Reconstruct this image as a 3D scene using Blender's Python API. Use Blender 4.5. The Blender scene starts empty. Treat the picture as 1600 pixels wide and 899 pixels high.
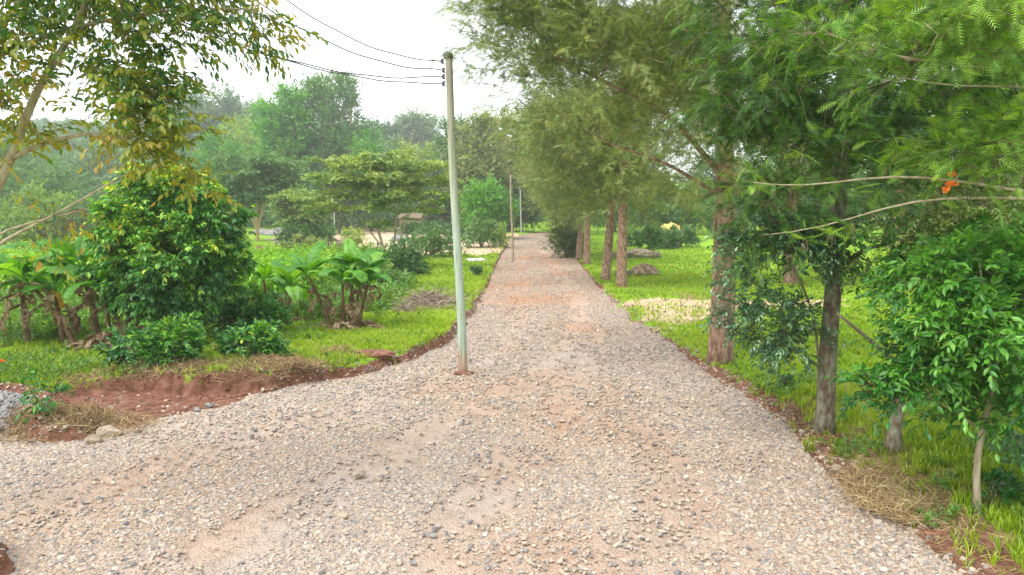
import bpy, math, random
import numpy as np
from mathutils import Vector, Matrix
R = math.radians
random.seed(7)
rng = np.random.default_rng(7)
sc = bpy.context.scene
col = sc.collection

# ------------------------------------------------------------------ camera
PITCH = math.atan(107.5 / 1100)
cam_d = bpy.data.cameras.new('camera')
cam_d.sensor_width = 36
cam_d.lens = 36 * 1100 / 1600
cam_d.clip_start = 0.1
cam_d.clip_end = 5000
cam = bpy.data.objects.new('camera', cam_d)
cam.location = (0, 0, 4.0)
cam.rotation_euler = (R(90) - PITCH, 0, 0)
col.objects.link(cam)
sc.camera = cam

# ------------------------------------------------------------------ sky and sun
world = bpy.data.worlds.new('World')
sc.world = world
world.use_nodes = True
wt = world.node_tree
for n in list(wt.nodes):
    wt.nodes.remove(n)
sky = wt.nodes.new('ShaderNodeTexSky')
sky.sky_type = 'NISHITA'
sky.sun_disc = False
sky.sun_elevation = R(58)
sky.sun_rotation = R(-130)
sky.air_density = 1.0
sky.dust_density = 4.0
sky.ozone_density = 1.0
hs = wt.nodes.new('ShaderNodeHueSaturation')
hs.inputs['Saturation'].default_value = 0.12
wmix = wt.nodes.new('ShaderNodeMix')          # an even veil of cloud over the clear sky
wmix.data_type = 'RGBA'
wmix.inputs[0].default_value = 0.72
wmix.inputs[7].default_value = (8.6, 8.9, 9.3, 1)
bg = wt.nodes.new('ShaderNodeBackground')
bg.inputs['Strength'].default_value = 0.10
wo = wt.nodes.new('ShaderNodeOutputWorld')
wt.links.new(sky.outputs[0], hs.inputs['Color'])
wt.links.new(hs.outputs[0], wmix.inputs[6])
wt.links.new(wmix.outputs[2], bg.inputs['Color'])
wt.links.new(bg.outputs[0], wo.inputs['Surface'])

sun_d = bpy.data.lights.new('sun', 'SUN')
sun_d.energy = 1.5
sun_d.angle = R(40)
sun_d.color = (1.0, 0.965, 0.91)
sun = bpy.data.objects.new('sun', sun_d)
el, az = R(58), R(-130)                        # behind and to the left of the camera
sdir = Vector((math.sin(az) * math.cos(el), math.cos(az) * math.cos(el), math.sin(el)))
sun.rotation_euler = sdir.to_track_quat('Z', 'Y').to_euler()
sun.location = sdir * 60
col.objects.link(sun)

sc.view_settings.view_transform = 'Standard'
sc.view_settings.look = 'None'
sc.view_settings.exposure = 1.36
sc.view_settings.gamma = 1
sc.view_settings.use_curve_mapping = False
sc.cycles.max_bounces = 6
sc.cycles.diffuse_bounces = 4
sc.cycles.transmission_bounces = 4
sc.cycles.volume_bounces = 1
sc.cycles.sample_clamp_indirect = 6
sc.cycles.use_denoising = True
sc.cycles.denoising_prefilter = 'NONE'
sc.cycles.denoising_input_passes = 'RGB_ALBEDO_NORMAL'

# ------------------------------------------------------------------ small tools
def sstep(a, b, x):
    t = np.clip((np.asarray(x, float) - a) / (b - a), 0, 1)
    return t * t * (3 - 2 * t)

_lat = {}
def vnoise(x, y, s=1.0, seed=0):
    """smooth value noise 0..1 with feature size s"""
    if seed not in _lat:
        _lat[seed] = np.random.default_rng(1000 + seed).random((256, 256))
    L = _lat[seed]
    x = np.asarray(x, float) / s + 131.7; y = np.asarray(y, float) / s + 77.3
    xi = np.floor(x).astype(int); yi = np.floor(y).astype(int)
    fx = x - xi; fy = y - yi
    fx = fx * fx * (3 - 2 * fx); fy = fy * fy * (3 - 2 * fy)
    a = L[xi % 256, yi % 256]; b = L[(xi + 1) % 256, yi % 256]
    c = L[xi % 256, (yi + 1) % 256]; d = L[(xi + 1) % 256, (yi + 1) % 256]
    return (a * (1 - fx) + b * fx) * (1 - fy) + (c * (1 - fx) + d * fx) * fy
def fbm(x, y, s, seed=0, o=3):
    v = 0; amp = 1; tot = 0
    for k in range(o):
        v = v + amp * vnoise(x, y, s / 2 ** k, seed + k); tot += amp; amp *= .5
    return v / tot

def norm(v):
    v = np.asarray(v, float)
    return v / np.maximum(np.linalg.norm(v, axis=-1, keepdims=True), 1e-9)

def ray(px, py):
    x = (px - 800) / 1100; y = -(py - 449.5) / 1100
    c, s = math.cos(PITCH), math.sin(PITCH)
    return np.array([x, c + y * s, y * c - s])
def at(px, py, D):
    """point seen at pixel px,py of the 1600 wide photo, D metres ahead"""
    d = ray(px, py)
    return np.array([0, 0, 4.0]) + d * (D / d[1])

# ------------------------------------------------------------------ lie of the land
def base_h(x, y):
    x = np.asarray(x, float); y = np.asarray(y, float)
    h = 1.3 * sstep(62, 122, y)
    h = h + 33 * sstep(140, 350, y) * (0.62 + 0.38 * sstep(40, -110, x)) * (1 + .25 * (vnoise(x, y, 90, 5) - .5))
    h = h + 5 * sstep(120, 220, y) * sstep(-10, -70, x)
    h = h + 8 * sstep(420, 900, y)
    return h
def gsolve(px, py, hf):
    d = ray(px, py)
    t = 3.0
    while t < 900:
        p = np.array([0, 0, 4.0]) + d * t
        if p[2] <= float(hf(p[0], p[1])):
            for _ in range(24):
                t -= .5 ** (_ + 1) * (0.02 * t) if p[2] <= float(hf(p[0], p[1])) else -.5 ** (_ + 1) * (0.02 * t)
                p = np.array([0, 0, 4.0]) + d * t
            return p
        t *= 1.01
    return np.array([0, 0, 4.0]) + d * 900
def bpt(px, py):
    return gsolve(px, py, base_h)[:2]

left_edge = [(845, 362.5), (822, 366), (803, 372), (793, 385), (783, 400), (776, 415), (766, 440), (751, 470), (727, 508), (690, 545), (640, 566),
             (560, 588), (480, 600), (410, 617), (345, 641), (240, 664), (180, 682), (140, 690), (66, 692)]
right_edge = [(1500, 899), (1440, 850), (1350, 785), (1300, 745), (1225, 672), (1160, 612), (1095, 580), (1062, 550), (1025, 522),
              (985, 500), (960, 475), (935, 450), (915, 425), (897, 402), (882, 386), (868, 373), (856, 362.5)]
LE = [tuple(bpt(*p)) for p in left_edge]
RE = [tuple(bpt(*p)) for p in right_edge]
road_poly = np.array(LE + [(-9.9, 13.6), (-10.3, 15.3), (-13, 16.1), (-40, 17), (-40, 10.2), (-9, 9.0), (-6.2, 8.35), (-5.6, 7.7), (-5.6, -12), (5.0, -12)] + RE)
pit_poly = np.array([tuple(bpt(*p)) for p in [(410, 612), (345, 645), (240, 672), (180, 690), (95, 690), (80, 655), (66, 632), (120, 616), (200, 613), (300, 618)]])

def sdist(poly, x, y):
    """signed distance to a closed polygon, negative inside"""
    x = np.asarray(x, float); y = np.asarray(y, float)
    sh = x.shape; x = x.ravel(); y = y.ravel()
    d = np.full(x.shape, 1e9); ins = np.zeros(x.shape, bool)
    n = len(poly)
    for i in range(n):
        ax, ay = poly[i]; bx, by = poly[(i + 1) % n]
        ex, ey = bx - ax, by - ay
        t = np.clip(((x - ax) * ex + (y - ay) * ey) / (ex * ex + ey * ey + 1e-12), 0, 1)
        d = np.minimum(d, (x - ax - t * ex) ** 2 + (y - ay - t * ey) ** 2)
        c = ((ay > y) != (by > y))
        if c.any():
            xi = ax + (y - ay) / (by - ay + 1e-15) * ex
            ins ^= c & (x < xi)
    d = np.sqrt(d); d[ins] *= -1
    return d.reshape(sh)
def jag(x, y):
    return .24 * (fbm(x, y, .9, 20, 4) - .5) * 2 * sstep(90, 20, y) + .0
def fields(x, y):
    x = np.asarray(x, float); y = np.asarray(y, float)
    dr = sdist(road_poly, x, y) + jag(x, y)
    dp = sdist(pit_poly, x, y) + jag(x + 9, y) * 1.5
    return dr, dp
def road_h(x, y):
    return base_h(x, y) + .05 * (fbm(x, y, 1.6, 31) - .5) + .02 * (fbm(x, y, .4, 34, 2) - .5)
def height(x, y, fd=None):
    dr, dp = fields(x, y) if fd is None else fd
    x = np.asarray(x, float); y = np.asarray(y, float)
    out = np.minimum(dr, dp)
    bank = .27 + .14 * (fbm(x, y, 3, 40) - .5) - .13 * sstep(3.5, 4.5, x) + .20 * sstep(-5, -6, x) * sstep(-9.2, -8.2, x) * sstep(20, 15, y) - .12 * sstep(-9, -10.5, x) * sstep(20, 15, y) - .08 * sstep(25, 60, y)
    lift = bank * sstep(0.0, np.where(x < -4, .16, .24) + np.where(x < -4, .2, .5) * (fbm(x, y, 1.2, 47) - .35), out) + .10 * (fbm(x, y, 2.2, 44) - .5) * sstep(.3, 1.5, out)
    pit = np.where(dp < 0, -.02, 0)
    inside = -.14 * sstep(.06, -.18, dr)
    return base_h(x, y) + lift + inside + pit
def gnd(px, py):
    return gsolve(px, py, height)
def gz(x, y):
    return float(height(np.array([x]), np.array([y]))[0])

# ------------------------------------------------------------------ mesh building
def build(name, chunks, mats, parent=None, smooth=False, loc=None):
    """chunks: (verts, tris, tint or None, material index)"""
    V = []; F = []; T = []; M = []; off = 0
    for v, f, t, m in chunks:
        if len(v) == 0: continue
        V.append(np.asarray(v, np.float32)); F.append(np.asarray(f, np.int64) + off)
        T.append(np.full(len(v), .5, np.float32) if t is None else np.asarray(t, np.float32))
        M.append(np.full(len(f), m, np.int32)); off += len(v)
    V = np.concatenate(V); F = np.concatenate(F); T = np.concatenate(T); M = np.concatenate(M)
    me = bpy.data.meshes.new(name)
    me.vertices.add(len(V)); me.vertices.foreach_set('co', V.ravel())
    me.loops.add(len(F) * 3); me.loops.foreach_set('vertex_index', F.ravel().astype(np.int32))
    me.polygons.add(len(F))
    me.polygons.foreach_set('loop_start', np.arange(0, len(F) * 3, 3, dtype=np.int32))
    me.polygons.foreach_set('loop_total', np.full(len(F), 3, np.int32))
    me.polygons.foreach_set('material_index', M)
    me.polygons.foreach_set('use_smooth', np.full(len(F), smooth))
    a = me.attributes.new('tint', 'FLOAT', 'POINT'); a.data.foreach_set('value', T)
    for m in mats: me.materials.append(m)
    me.update(calc_edges=True)
    o = bpy.data.objects.new(name, me)
    col.objects.link(o)
    if parent: o.parent = parent
    if loc is not None: o.location = loc
    return o
def tag(o, label=None, cat=None, group=None, kind=None):
    if label: o['label'] = label
    if cat: o['category'] = cat
    if group: o['group'] = group
    if kind: o['kind'] = kind
    return o
def thing(name, label, cat, loc=(0, 0, 0), rz=0, group=None):
    o = bpy.data.objects.new(name, None)
    o.empty_display_size = .2
    col.objects.link(o)
    o.location = loc; o.rotation_euler = (0, 0, rz)
    return tag(o, label, cat, group)
def dup(root, loc, rz=0, s=1.0, label=None, group=None, sz=None):
    r = root.copy(); col.objects.link(r)
    r.location = loc; r.rotation_euler = (0, 0, rz); r.scale = (s, s, sz or s)
    if label: r['label'] = label
    if group: r['group'] = group
    for ch in list(root.children):
        c = ch.copy(); col.objects.link(c); c.parent = r
        for g in list(ch.children):
            q = g.copy(); col.objects.link(q); q.parent = c
    return r

def frames(a, n):
    a = norm(a); s = norm(np.cross(a, n)); n2 = np.cross(s, a)
    return np.stack([s, a, n2], axis=-1)
def inst(TV, TF, P, Rm, S, tint=None):
    P = np.asarray(P, float); N = len(P)
    S = np.asarray(S, float)
    if S.ndim == 0: S = np.full(N, float(S))
    L = TV[None] * (S[:, None, None] if S.ndim == 1 else S[:, None, :])
    V = np.einsum('nij,nvj->nvi', Rm, L) + P[:, None]
    F = TF[None] + (np.arange(N) * len(TV))[:, None, None]
    t = None if tint is None else np.repeat(tint, len(TV))
    return V.reshape(-1, 3), F.reshape(-1, 3), t
def tube(pts, rad, n=8, bumps=0.0, cap=True):
    pts = np.asarray(pts, float); rad = np.asarray(rad, float); m = len(pts)
    tan = np.gradient(pts, axis=0); tan = norm(tan)
    u = np.cross(tan[0], [0.31, .95, .1]); u /= np.linalg.norm(u)
    V = []
    ang = np.arange(n) * 2 * math.pi / n
    for i in range(m):
        u = u - tan[i] * np.dot(u, tan[i]); u /= np.linalg.norm(u)
        w = np.cross(tan[i], u)
        rr = rad[i] * (1 + bumps * (rng.random(n) - .5)) if bumps else rad[i]
        V.append(pts[i] + (np.cos(ang) * rr)[:, None] * u + (np.sin(ang) * rr)[:, None] * w)
    V = np.concatenate(V)
    i = np.arange(m - 1)[:, None] * n; j = np.arange(n)[None]; k = (np.arange(n)[None] + 1) % n
    a = (i + j).ravel(); b = (i + k).ravel(); c = (i + n + k).ravel(); d = (i + n + j).ravel()
    F = np.concatenate([np.stack([a, b, c], 1), np.stack([a, c, d], 1)])
    if cap:
        V = np.concatenate([V, pts[:1], pts[-1:]])
        q = np.arange(n); q2 = (q + 1) % n
        F = np.concatenate([F, np.stack([np.full(n, m * n), q2, q], 1), np.stack([np.full(n, m * n + 1), (m - 1) * n + q, (m - 1) * n + q2], 1)])
    return V, F
def twig_tubes(S, M, E, r):
    """thin three sided twigs through start, middle, end"""
    N = len(S); a = norm(E - S); u = norm(np.cross(a, [.3, .2, 1.0])); w = np.cross(a, u)
    V = np.zeros((N, 9, 3)); r = np.broadcast_to(r, (N,))
    for j, (P, k) in enumerate(((S, 1.0), (M, .75), (E, .3))):
        for i in range(3):
            th = i * 2.0944
            V[:, j * 3 + i] = P + (math.cos(th) * u + math.sin(th) * w) * (r * k)[:, None]
    tf = []
    for j in (0, 3):
        for i in range(3):
            k = (i + 1) % 3
            tf += [(j + i, j + k, j + 3 + k), (j + i, j + 3 + k, j + 3 + i)]
    tf = np.array(tf)
    F = tf[None] + (np.arange(N) * 9)[:, None, None]
    return V.reshape(-1, 3), F.reshape(-1, 3)
def box(x0, x1, y0, y1, z0, z1):
    V = np.array([(x, y, z) for z in (z0, z1) for y in (y0, y1) for x in (x0, x1)], float)
    F = np.array([(0, 2, 3), (0, 3, 1), (4, 5, 7), (4, 7, 6), (0, 1, 5), (0, 5, 4), (2, 6, 7), (2, 7, 3), (0, 4, 6), (0, 6, 2), (1, 3, 7), (1, 7, 5)])
    return V, F

# ------------------------------------------------------------------ materials
def newmat(name):
    m = bpy.data.materials.new(name); m.use_nodes = True
    nt = m.node_tree
    for n in list(nt.nodes): nt.nodes.remove(n)
    return m, nt, nt.nodes.new, nt.links.new
def ramp(nt, stops, src):
    r = nt.nodes.new('ShaderNodeValToRGB')
    e = r.color_ramp.elements
    while len(e) < len(stops): e.new(.5)
    for k, (p, c) in enumerate(stops):
        e[k].position = p; e[k].color = (*c, 1)
    nt.links.new(src, r.inputs[0])
    return r.outputs[0]
def leafmat(name, stops, trans=.35, rough=.5, gloss=.06, vary=.25):
    m, nt, new, ln = newmat(name)
    at_ = new('ShaderNodeAttribute'); at_.attribute_name = 'tint'
    geo = new('ShaderNodeNewGeometry')
    ad = new('ShaderNodeMath'); ad.operation = 'MULTIPLY_ADD'
    ln(geo.outputs['Random Per Island'], ad.inputs[0]); ad.inputs[1].default_value = vary; 
    sb = new('ShaderNodeMath'); sb.operation = 'SUBTRACT'; ln(at_.outputs['Fac'], sb.inputs[0]); sb.inputs[1].default_value = vary / 2
    ln(sb.outputs[0], ad.inputs[2])
    c = ramp(nt, stops, ad.outputs[0])
    d = new('ShaderNodeBsdfDiffuse'); ln(c, d.inputs[0])
    t = new('ShaderNodeBsdfTranslucent')
    hv = new('ShaderNodeHueSaturation'); hv.inputs['Hue'].default_value = .485; hv.inputs['Saturation'].default_value = 1.1; hv.inputs['Value'].default_value = 1.25
    ln(c, hv.inputs['Color']); ln(hv.outputs[0], t.inputs[0])
    mx = new('ShaderNodeMixShader'); mx.inputs[0].default_value = trans
    ln(d.outputs[0], mx.inputs[1]); ln(t.outputs[0], mx.inputs[2])
    g = new('ShaderNodeBsdfGlossy'); g.inputs['Roughness'].default_value = rough
    m2 = new('ShaderNodeMixShader'); m2.inputs[0].default_value = gloss
    ln(mx.outputs[0], m2.inputs[1]); ln(g.outputs[0], m2.inputs[2])
    o = new('ShaderNodeOutputMaterial'); ln(m2.outputs[0], o.inputs[0])
    return m
def surf(name, stops, scale=4, detail=6, rough=.9, bump=.3, bdist=.02, island=False, stretch=(1, 1, 1), bscale=None):
    m, nt, new, ln = newmat(name)
    tc = new('ShaderNodeTexCoord'); mp = new('ShaderNodeMapping'); mp.inputs['Scale'].default_value = stretch
    ln(tc.outputs['Object'], mp.inputs[0])
    nz = new('ShaderNodeTexNoise'); nz.inputs['Scale'].default_value = scale; nz.inputs['Detail'].default_value = detail
    ln(mp.outputs[0], nz.inputs[0])
    src = nz.outputs[0]
    if island:
        geo = new('ShaderNodeNewGeometry'); mx = new('ShaderNodeMath'); mx.operation = 'MULTIPLY_ADD'
        ln(nz.outputs[0], mx.inputs[0]); mx.inputs[1].default_value = .3
        sb = new('ShaderNodeMath'); sb.operation = 'MULTIPLY_ADD'; ln(geo.outputs['Random Per Island'], sb.inputs[0]); sb.inputs[1].default_value = 1.0; sb.inputs[2].default_value = -.15
        ln(sb.outputs[0], mx.inputs[2]); src = mx.outputs[0]
    c = ramp(nt, stops, src)
    b = new('ShaderNodeBsdfPrincipled'); ln(c, b.inputs['Base Color']); b.inputs['Roughness'].default_value = rough
    if bump:
        nb = new('ShaderNodeTexNoise'); nb.inputs['Scale'].default_value = bscale or scale * 3; nb.inputs['Detail'].default_value = 8
        ln(mp.outputs[0], nb.inputs[0])
        bp = new('ShaderNodeBump'); bp.inputs['Strength'].default_value = bump; bp.inputs['Distance'].default_value = bdist
        ln(nb.outputs[0], bp.inputs['Height']); ln(bp.outputs[0], b.inputs['Normal'])
    o = new('ShaderNodeOutputMaterial'); ln(b.outputs[0], o.inputs[0])
    return m
M = {}
M['bark_red'] = surf('bark_red', [(.3, (.11, .06, .04)), (.45, (.24, .14, .09)), (.58, (.33, .22, .15)), (.75, (.42, .33, .24))], 5, 8, .95, 1, .04, stretch=(2, 2, .9), bscale=11)
M['bark_grey'] = surf('bark_grey', [(.3, (.07, .05, .03)), (.45, (.17, .12, .08)), (.55, (.20, .20, .13)), (.75, (.33, .31, .25))], 6, 8, .95, 1, .03, stretch=(2, 2, .9), bscale=12)
M['bark_pale'] = surf('bark_pale', [(.3, (.22, .17, .10)), (.6, (.42, .36, .25))], 6, 6, .9, .5, .015, stretch=(2, 2, .5))
M['bark_yellow'] = surf('bark_yellow', [(.3, (.30, .22, .09)), (.65, (.52, .42, .2))], 5, 5, .9, .4, .02)
M['twig'] = surf('twig', [(.3, (.12, .08, .045)), (.7, (.25, .18, .11))], 9, 4, .9, 0)
M['frond_green'] = leafmat('frond_green', [(0, (.008, .026, .006)), (.35, (.026, .09, .012)), (.65, (.09, .23, .022)), (1, (.30, .48, .05))], .3, gloss=.04)
M['frond_olive'] = leafmat('frond_olive', [(0, (.035, .065, .015)), (.35, (.10, .18, .035)), (.7, (.23, .33, .07)), (1, (.44, .42, .16))], .35, gloss=.04, vary=.3)
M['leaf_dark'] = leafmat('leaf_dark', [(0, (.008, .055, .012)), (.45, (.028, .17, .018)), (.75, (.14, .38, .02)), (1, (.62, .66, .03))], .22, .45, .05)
M['leaf_coffee'] = leafmat('leaf_coffee', [(0, (.012, .05, .022)), (.5, (.035, .14, .05)), (.85, (.10, .26, .07)), (1, (.22, .32, .10))], .2, .35, .12)
M['leaf_bright'] = leafmat('leaf_bright', [(0, (.012, .07, .01)), (.5, (.035, .19, .018)), (1, (.17, .42, .04))], .3, .45, .05)
M['leaf_brown'] = leafmat('leaf_brown', [(0, (.02, .13, .04)), (.3, (.09, .22, .02)), (.55, (.24, .30, .02)), (.8, (.38, .33, .03)), (1, (.44, .26, .05))], .5, .45, .05)
M['leaf_lime'] = leafmat('leaf_lime', [(0, (.05, .14, .015)), (.5, (.14, .30, .03)), (1, (.36, .46, .06))], .35)
M['leaf_layer'] = leafmat('leaf_layer', [(0, (.04, .11, .02)), (.5, (.15, .28, .04)), (1, (.40, .50, .11))], .3)
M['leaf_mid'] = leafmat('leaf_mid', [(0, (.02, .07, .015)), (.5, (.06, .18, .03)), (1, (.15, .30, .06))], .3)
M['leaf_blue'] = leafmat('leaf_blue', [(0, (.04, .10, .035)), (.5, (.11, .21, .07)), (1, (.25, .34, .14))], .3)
M['leaf_vivid'] = leafmat('leaf_vivid', [(0, (.02, .12, .008)), (.5, (.07, .30, .01)), (1, (.20, .48, .03))], .35)
M['grass'] = leafmat('grass', [(0, (.09, .16, .004)), (.4, (.24, .39, .006)), (.75, (.37, .52, .012)), (1, (.58, .52, .16))], .4, .5, .04, .35)
M['weeds'] = leafmat('weeds', [(0, (.04, .12, .01)), (.5, (.10, .26, .02)), (1, (.22, .36, .05))], .4)
M['maize'] = leafmat('maize', [(0, (.05, .17, .006)), (.5, (.17, .40, .012)), (1, (.42, .60, .06))], .35, .5, .03)
M['banana'] = leafmat('banana', [(0, (.015, .09, .012)), (.5, (.09, .30, .02)), (1, (.30, .54, .08))], .45, .5, .035)
M['banana_dead'] = leafmat('banana_dead', [(0, (.10, .06, .03)), (.5, (.26, .17, .09)), (1, (.46, .36, .22))], .25, .6, .03)
M['banana_yellow'] = leafmat('banana_yellow', [(0, (.45, .30, .02)), (1, (.75, .55, .04))], .4, .5, .04)
M['banana_stem'] = surf('banana_stem', [(.3, (.05, .03, .015)), (.55, (.16, .09, .04)), (.8, (.30, .22, .10))], 6, 5, .8, .5, .02, stretch=(3, 3, .6))
M['straw'] = leafmat('straw', [(0, (.10, .06, .03)), (.5, (.34, .23, .11)), (1, (.64, .50, .26))], .25, .6, .03, .7)
M['brush'] = surf('brush', [(.3, (.14, .10, .07)), (.7, (.42, .34, .26))], 8, 4, .95, 0, island=True)
M['stone'] = surf('stone', [(0, (.14, .135, .14)), (.10, (.23, .215, .20)), (.28, (.33, .29, .25)), (.58, (.40, .33, .26)), (.80, (.41, .30, .215)), (.93, (.44, .375, .30)), (1, (.53, .46, .38))], 10, 4, .85, .5, .01, island=True)
M['rock_grey'] = surf('rock_grey', [(.2, (.10, .10, .105)), (.5, (.22, .21, .205)), (.8, (.33, .31, .285))], 4, 7, .9, .7, .03)
M['rock_tan'] = surf('rock_tan', [(.3, (.20, .155, .11)), (.7, (.42, .34, .25))], 5, 7, .9, .7, .02)
M['clay'] = surf('clay', [(.25, (.08, .03, .018)), (.5, (.18, .075, .045)), (.8, (.29, .15, .10))], 5, 8, .97, .9, .03)
M['concrete'] = surf('concrete', [(.3, (.22, .17, .11)), (.7, (.34, .27, .18))], 3, 6, .9, .4, .02)
M['orange'] = leafmat('orange_petals', [(0, (.8, .16, .01)), (1, (.95, .32, .02))], .3)
M['white_cloth'] = surf('white_plastic', [(.3, (.6, .6, .58)), (.7, (.8, .8, .78))], 5, 3, .6, .3, .02)
M['metal'] = surf('dark_metal', [(.3, (.05, .05, .07)), (.7, (.12, .12, .15))], 9, 3, .5, .2, .005)
M['wire'] = surf('wire', [(.3, (.04, .032, .035)), (.7, (.08, .065, .07))], 2, 2, .6, 0)

# ================================================================== GROUND
def spaced(lo, hi, step, far_lo, far_hi, g=1.13):
    a = list(np.arange(lo, hi + 1e-6, step))
    s = step; x = hi
    while x < far_hi: s *= g; x += s; a.append(x)
    s = step; x = lo; pre = []
    while x > far_lo: s *= g; x -= s; pre.append(x)
    return np.array(pre[::-1] + a)
def grid(xs, ys, zf, keep=None):
    X, Y = np.meshgrid(xs, ys); n = len(xs)
    fd = fields(X, Y)
    Z = zf(X, Y, fd)
    V = np.stack([X.ravel(), Y.ravel(), Z.ravel()], 1)
    j, i = np.meshgrid(np.arange(len(ys) - 1), np.arange(n - 1), indexing='ij')
    a = (j * n + i).ravel(); b = a + 1; c = b + n; d = a + n
    F = np.concatenate([np.stack([a, b, c], 1), np.stack([a, c, d], 1)])
    if keep is not None:
        k = keep(X, Y, fd).ravel(); F = F[k[F].any(1)]
        u = np.unique(F); mp = -np.ones(len(V), int); mp[u] = np.arange(len(u))
        V = V[u]; F = mp[F]
        fd = (fd[0].ravel()[u], fd[1].ravel()[u])
    return V, F, (fd[0].ravel(), fd[1].ravel())
def addattr(o, name, vals):
    a = o.data.attributes.new(name, 'FLOAT', 'POINT'); a.data.foreach_set('value', np.asarray(vals, np.float32).ravel())

xs = spaced(-13, 11, .11, -700, 700, 1.12); ys = spaced(5.5, 27, .11, -60, 1000, 1.06)
GV, GF, gfd = grid(xs, ys, lambda X, Y, fd: height(X, Y, fd))
ground = build('ground', [(GV, GF, None, 0)], [], smooth=True)
ground['kind'] = 'structure'

def pxpoly(pts):
    return np.array([tuple(gnd(*p)[:2]) for p in pts])
sand_field = pxpoly([(430, 372), (560, 352), (700, 352), (812, 367), (796, 385), (786, 398), (765, 400), (700, 398), (640, 402), (590, 388), (500, 384), (440, 384)])
maize_poly = pxpoly([(-520, 470), (-60, 470), (150, 470), (240, 470), (370, 478), (455, 472), (520, 455), (560, 420), (560, 395), (430, 384), (300, 384), (-520, 384)])
side_path = pxpoly([(1030, 523), (1060, 508), (1115, 500), (1200, 488), (1330, 480), (1330, 466), (1200, 470), (1100, 468), (1020, 462), (975, 468), (972, 492)])
bare_left = pxpoly([(60, 608), (180, 572), (290, 562), (330, 590), (470, 560), (560, 568), (500, 596), (400, 612), (300, 612), (150, 602)])
bare_right = pxpoly([(1500, 905), (1440, 850), (1350, 785), (1225, 672), (1160, 612), (1095, 580), (1140, 580), (1230, 630), (1310, 680), (1420, 700), (1500, 780), (1640, 860), (1640, 940)])
def masks(x, y, fd):
    dr, dp = fd
    out = np.minimum(dr, dp)
    n1 = fbm(x, y, 1.3, 60); n2 = fbm(x, y, .5, 66)
    soil = sstep(.30, .12, out + (n2 - .5) * .25 + (fbm(x, y, 1.9, 68) - .5) * np.where(x > 2, .75, .3)) * sstep(130, 60, y)
    soil = np.maximum(soil, .85 * sstep(1.35, .45, out + (fbm(x, y, .9, 69) - .5) * 1.9) * sstep(3.5, 4.2, x) * sstep(24, 17, y))
    soil = np.maximum(soil, .8 * sstep(-.3, -1.5, sdist(maize_poly, x, y)))
    soil = np.maximum(soil, np.where(dp < .15, 1, 0))
    sand = sstep(.8, -.8, sdist(sand_field, x, y) + (n1 - .5) * 6)
    sand = np.maximum(sand, .75 * sstep(.3, -.6, sdist(side_path, x, y) + (n1 - .5) * 2.4 + (n2 - .5) * 1.2))
    dry = .95 * sstep(.25, -.35, sdist(bare_left, x, y) + (n1 - .5) * 1.0)
    dry = np.maximum(dry, .95 * sstep(.2, -.4, sdist(bare_right, x, y) + (n2 - .5) * 1.0))
    dry = np.maximum(dry, .85 * sstep(.60, .74, fbm(x, y, 2.5, 80)) * sstep(60, 25, y) * sstep(4, 5, x) * sstep(13, 8, x))
    dry = np.maximum(dry, .8 * sstep(.66, .78, fbm(x, y, 2.0, 84)) * sstep(60, 25, y) * sstep(0, -1, x))
    return soil, sand, dry
s_, sa_, dr_ = masks(GV[:, 0], GV[:, 1], gfd)
addattr(ground, 'soil', s_); addattr(ground, 'sand', sa_); addattr(ground, 'dry', dr_)

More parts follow.
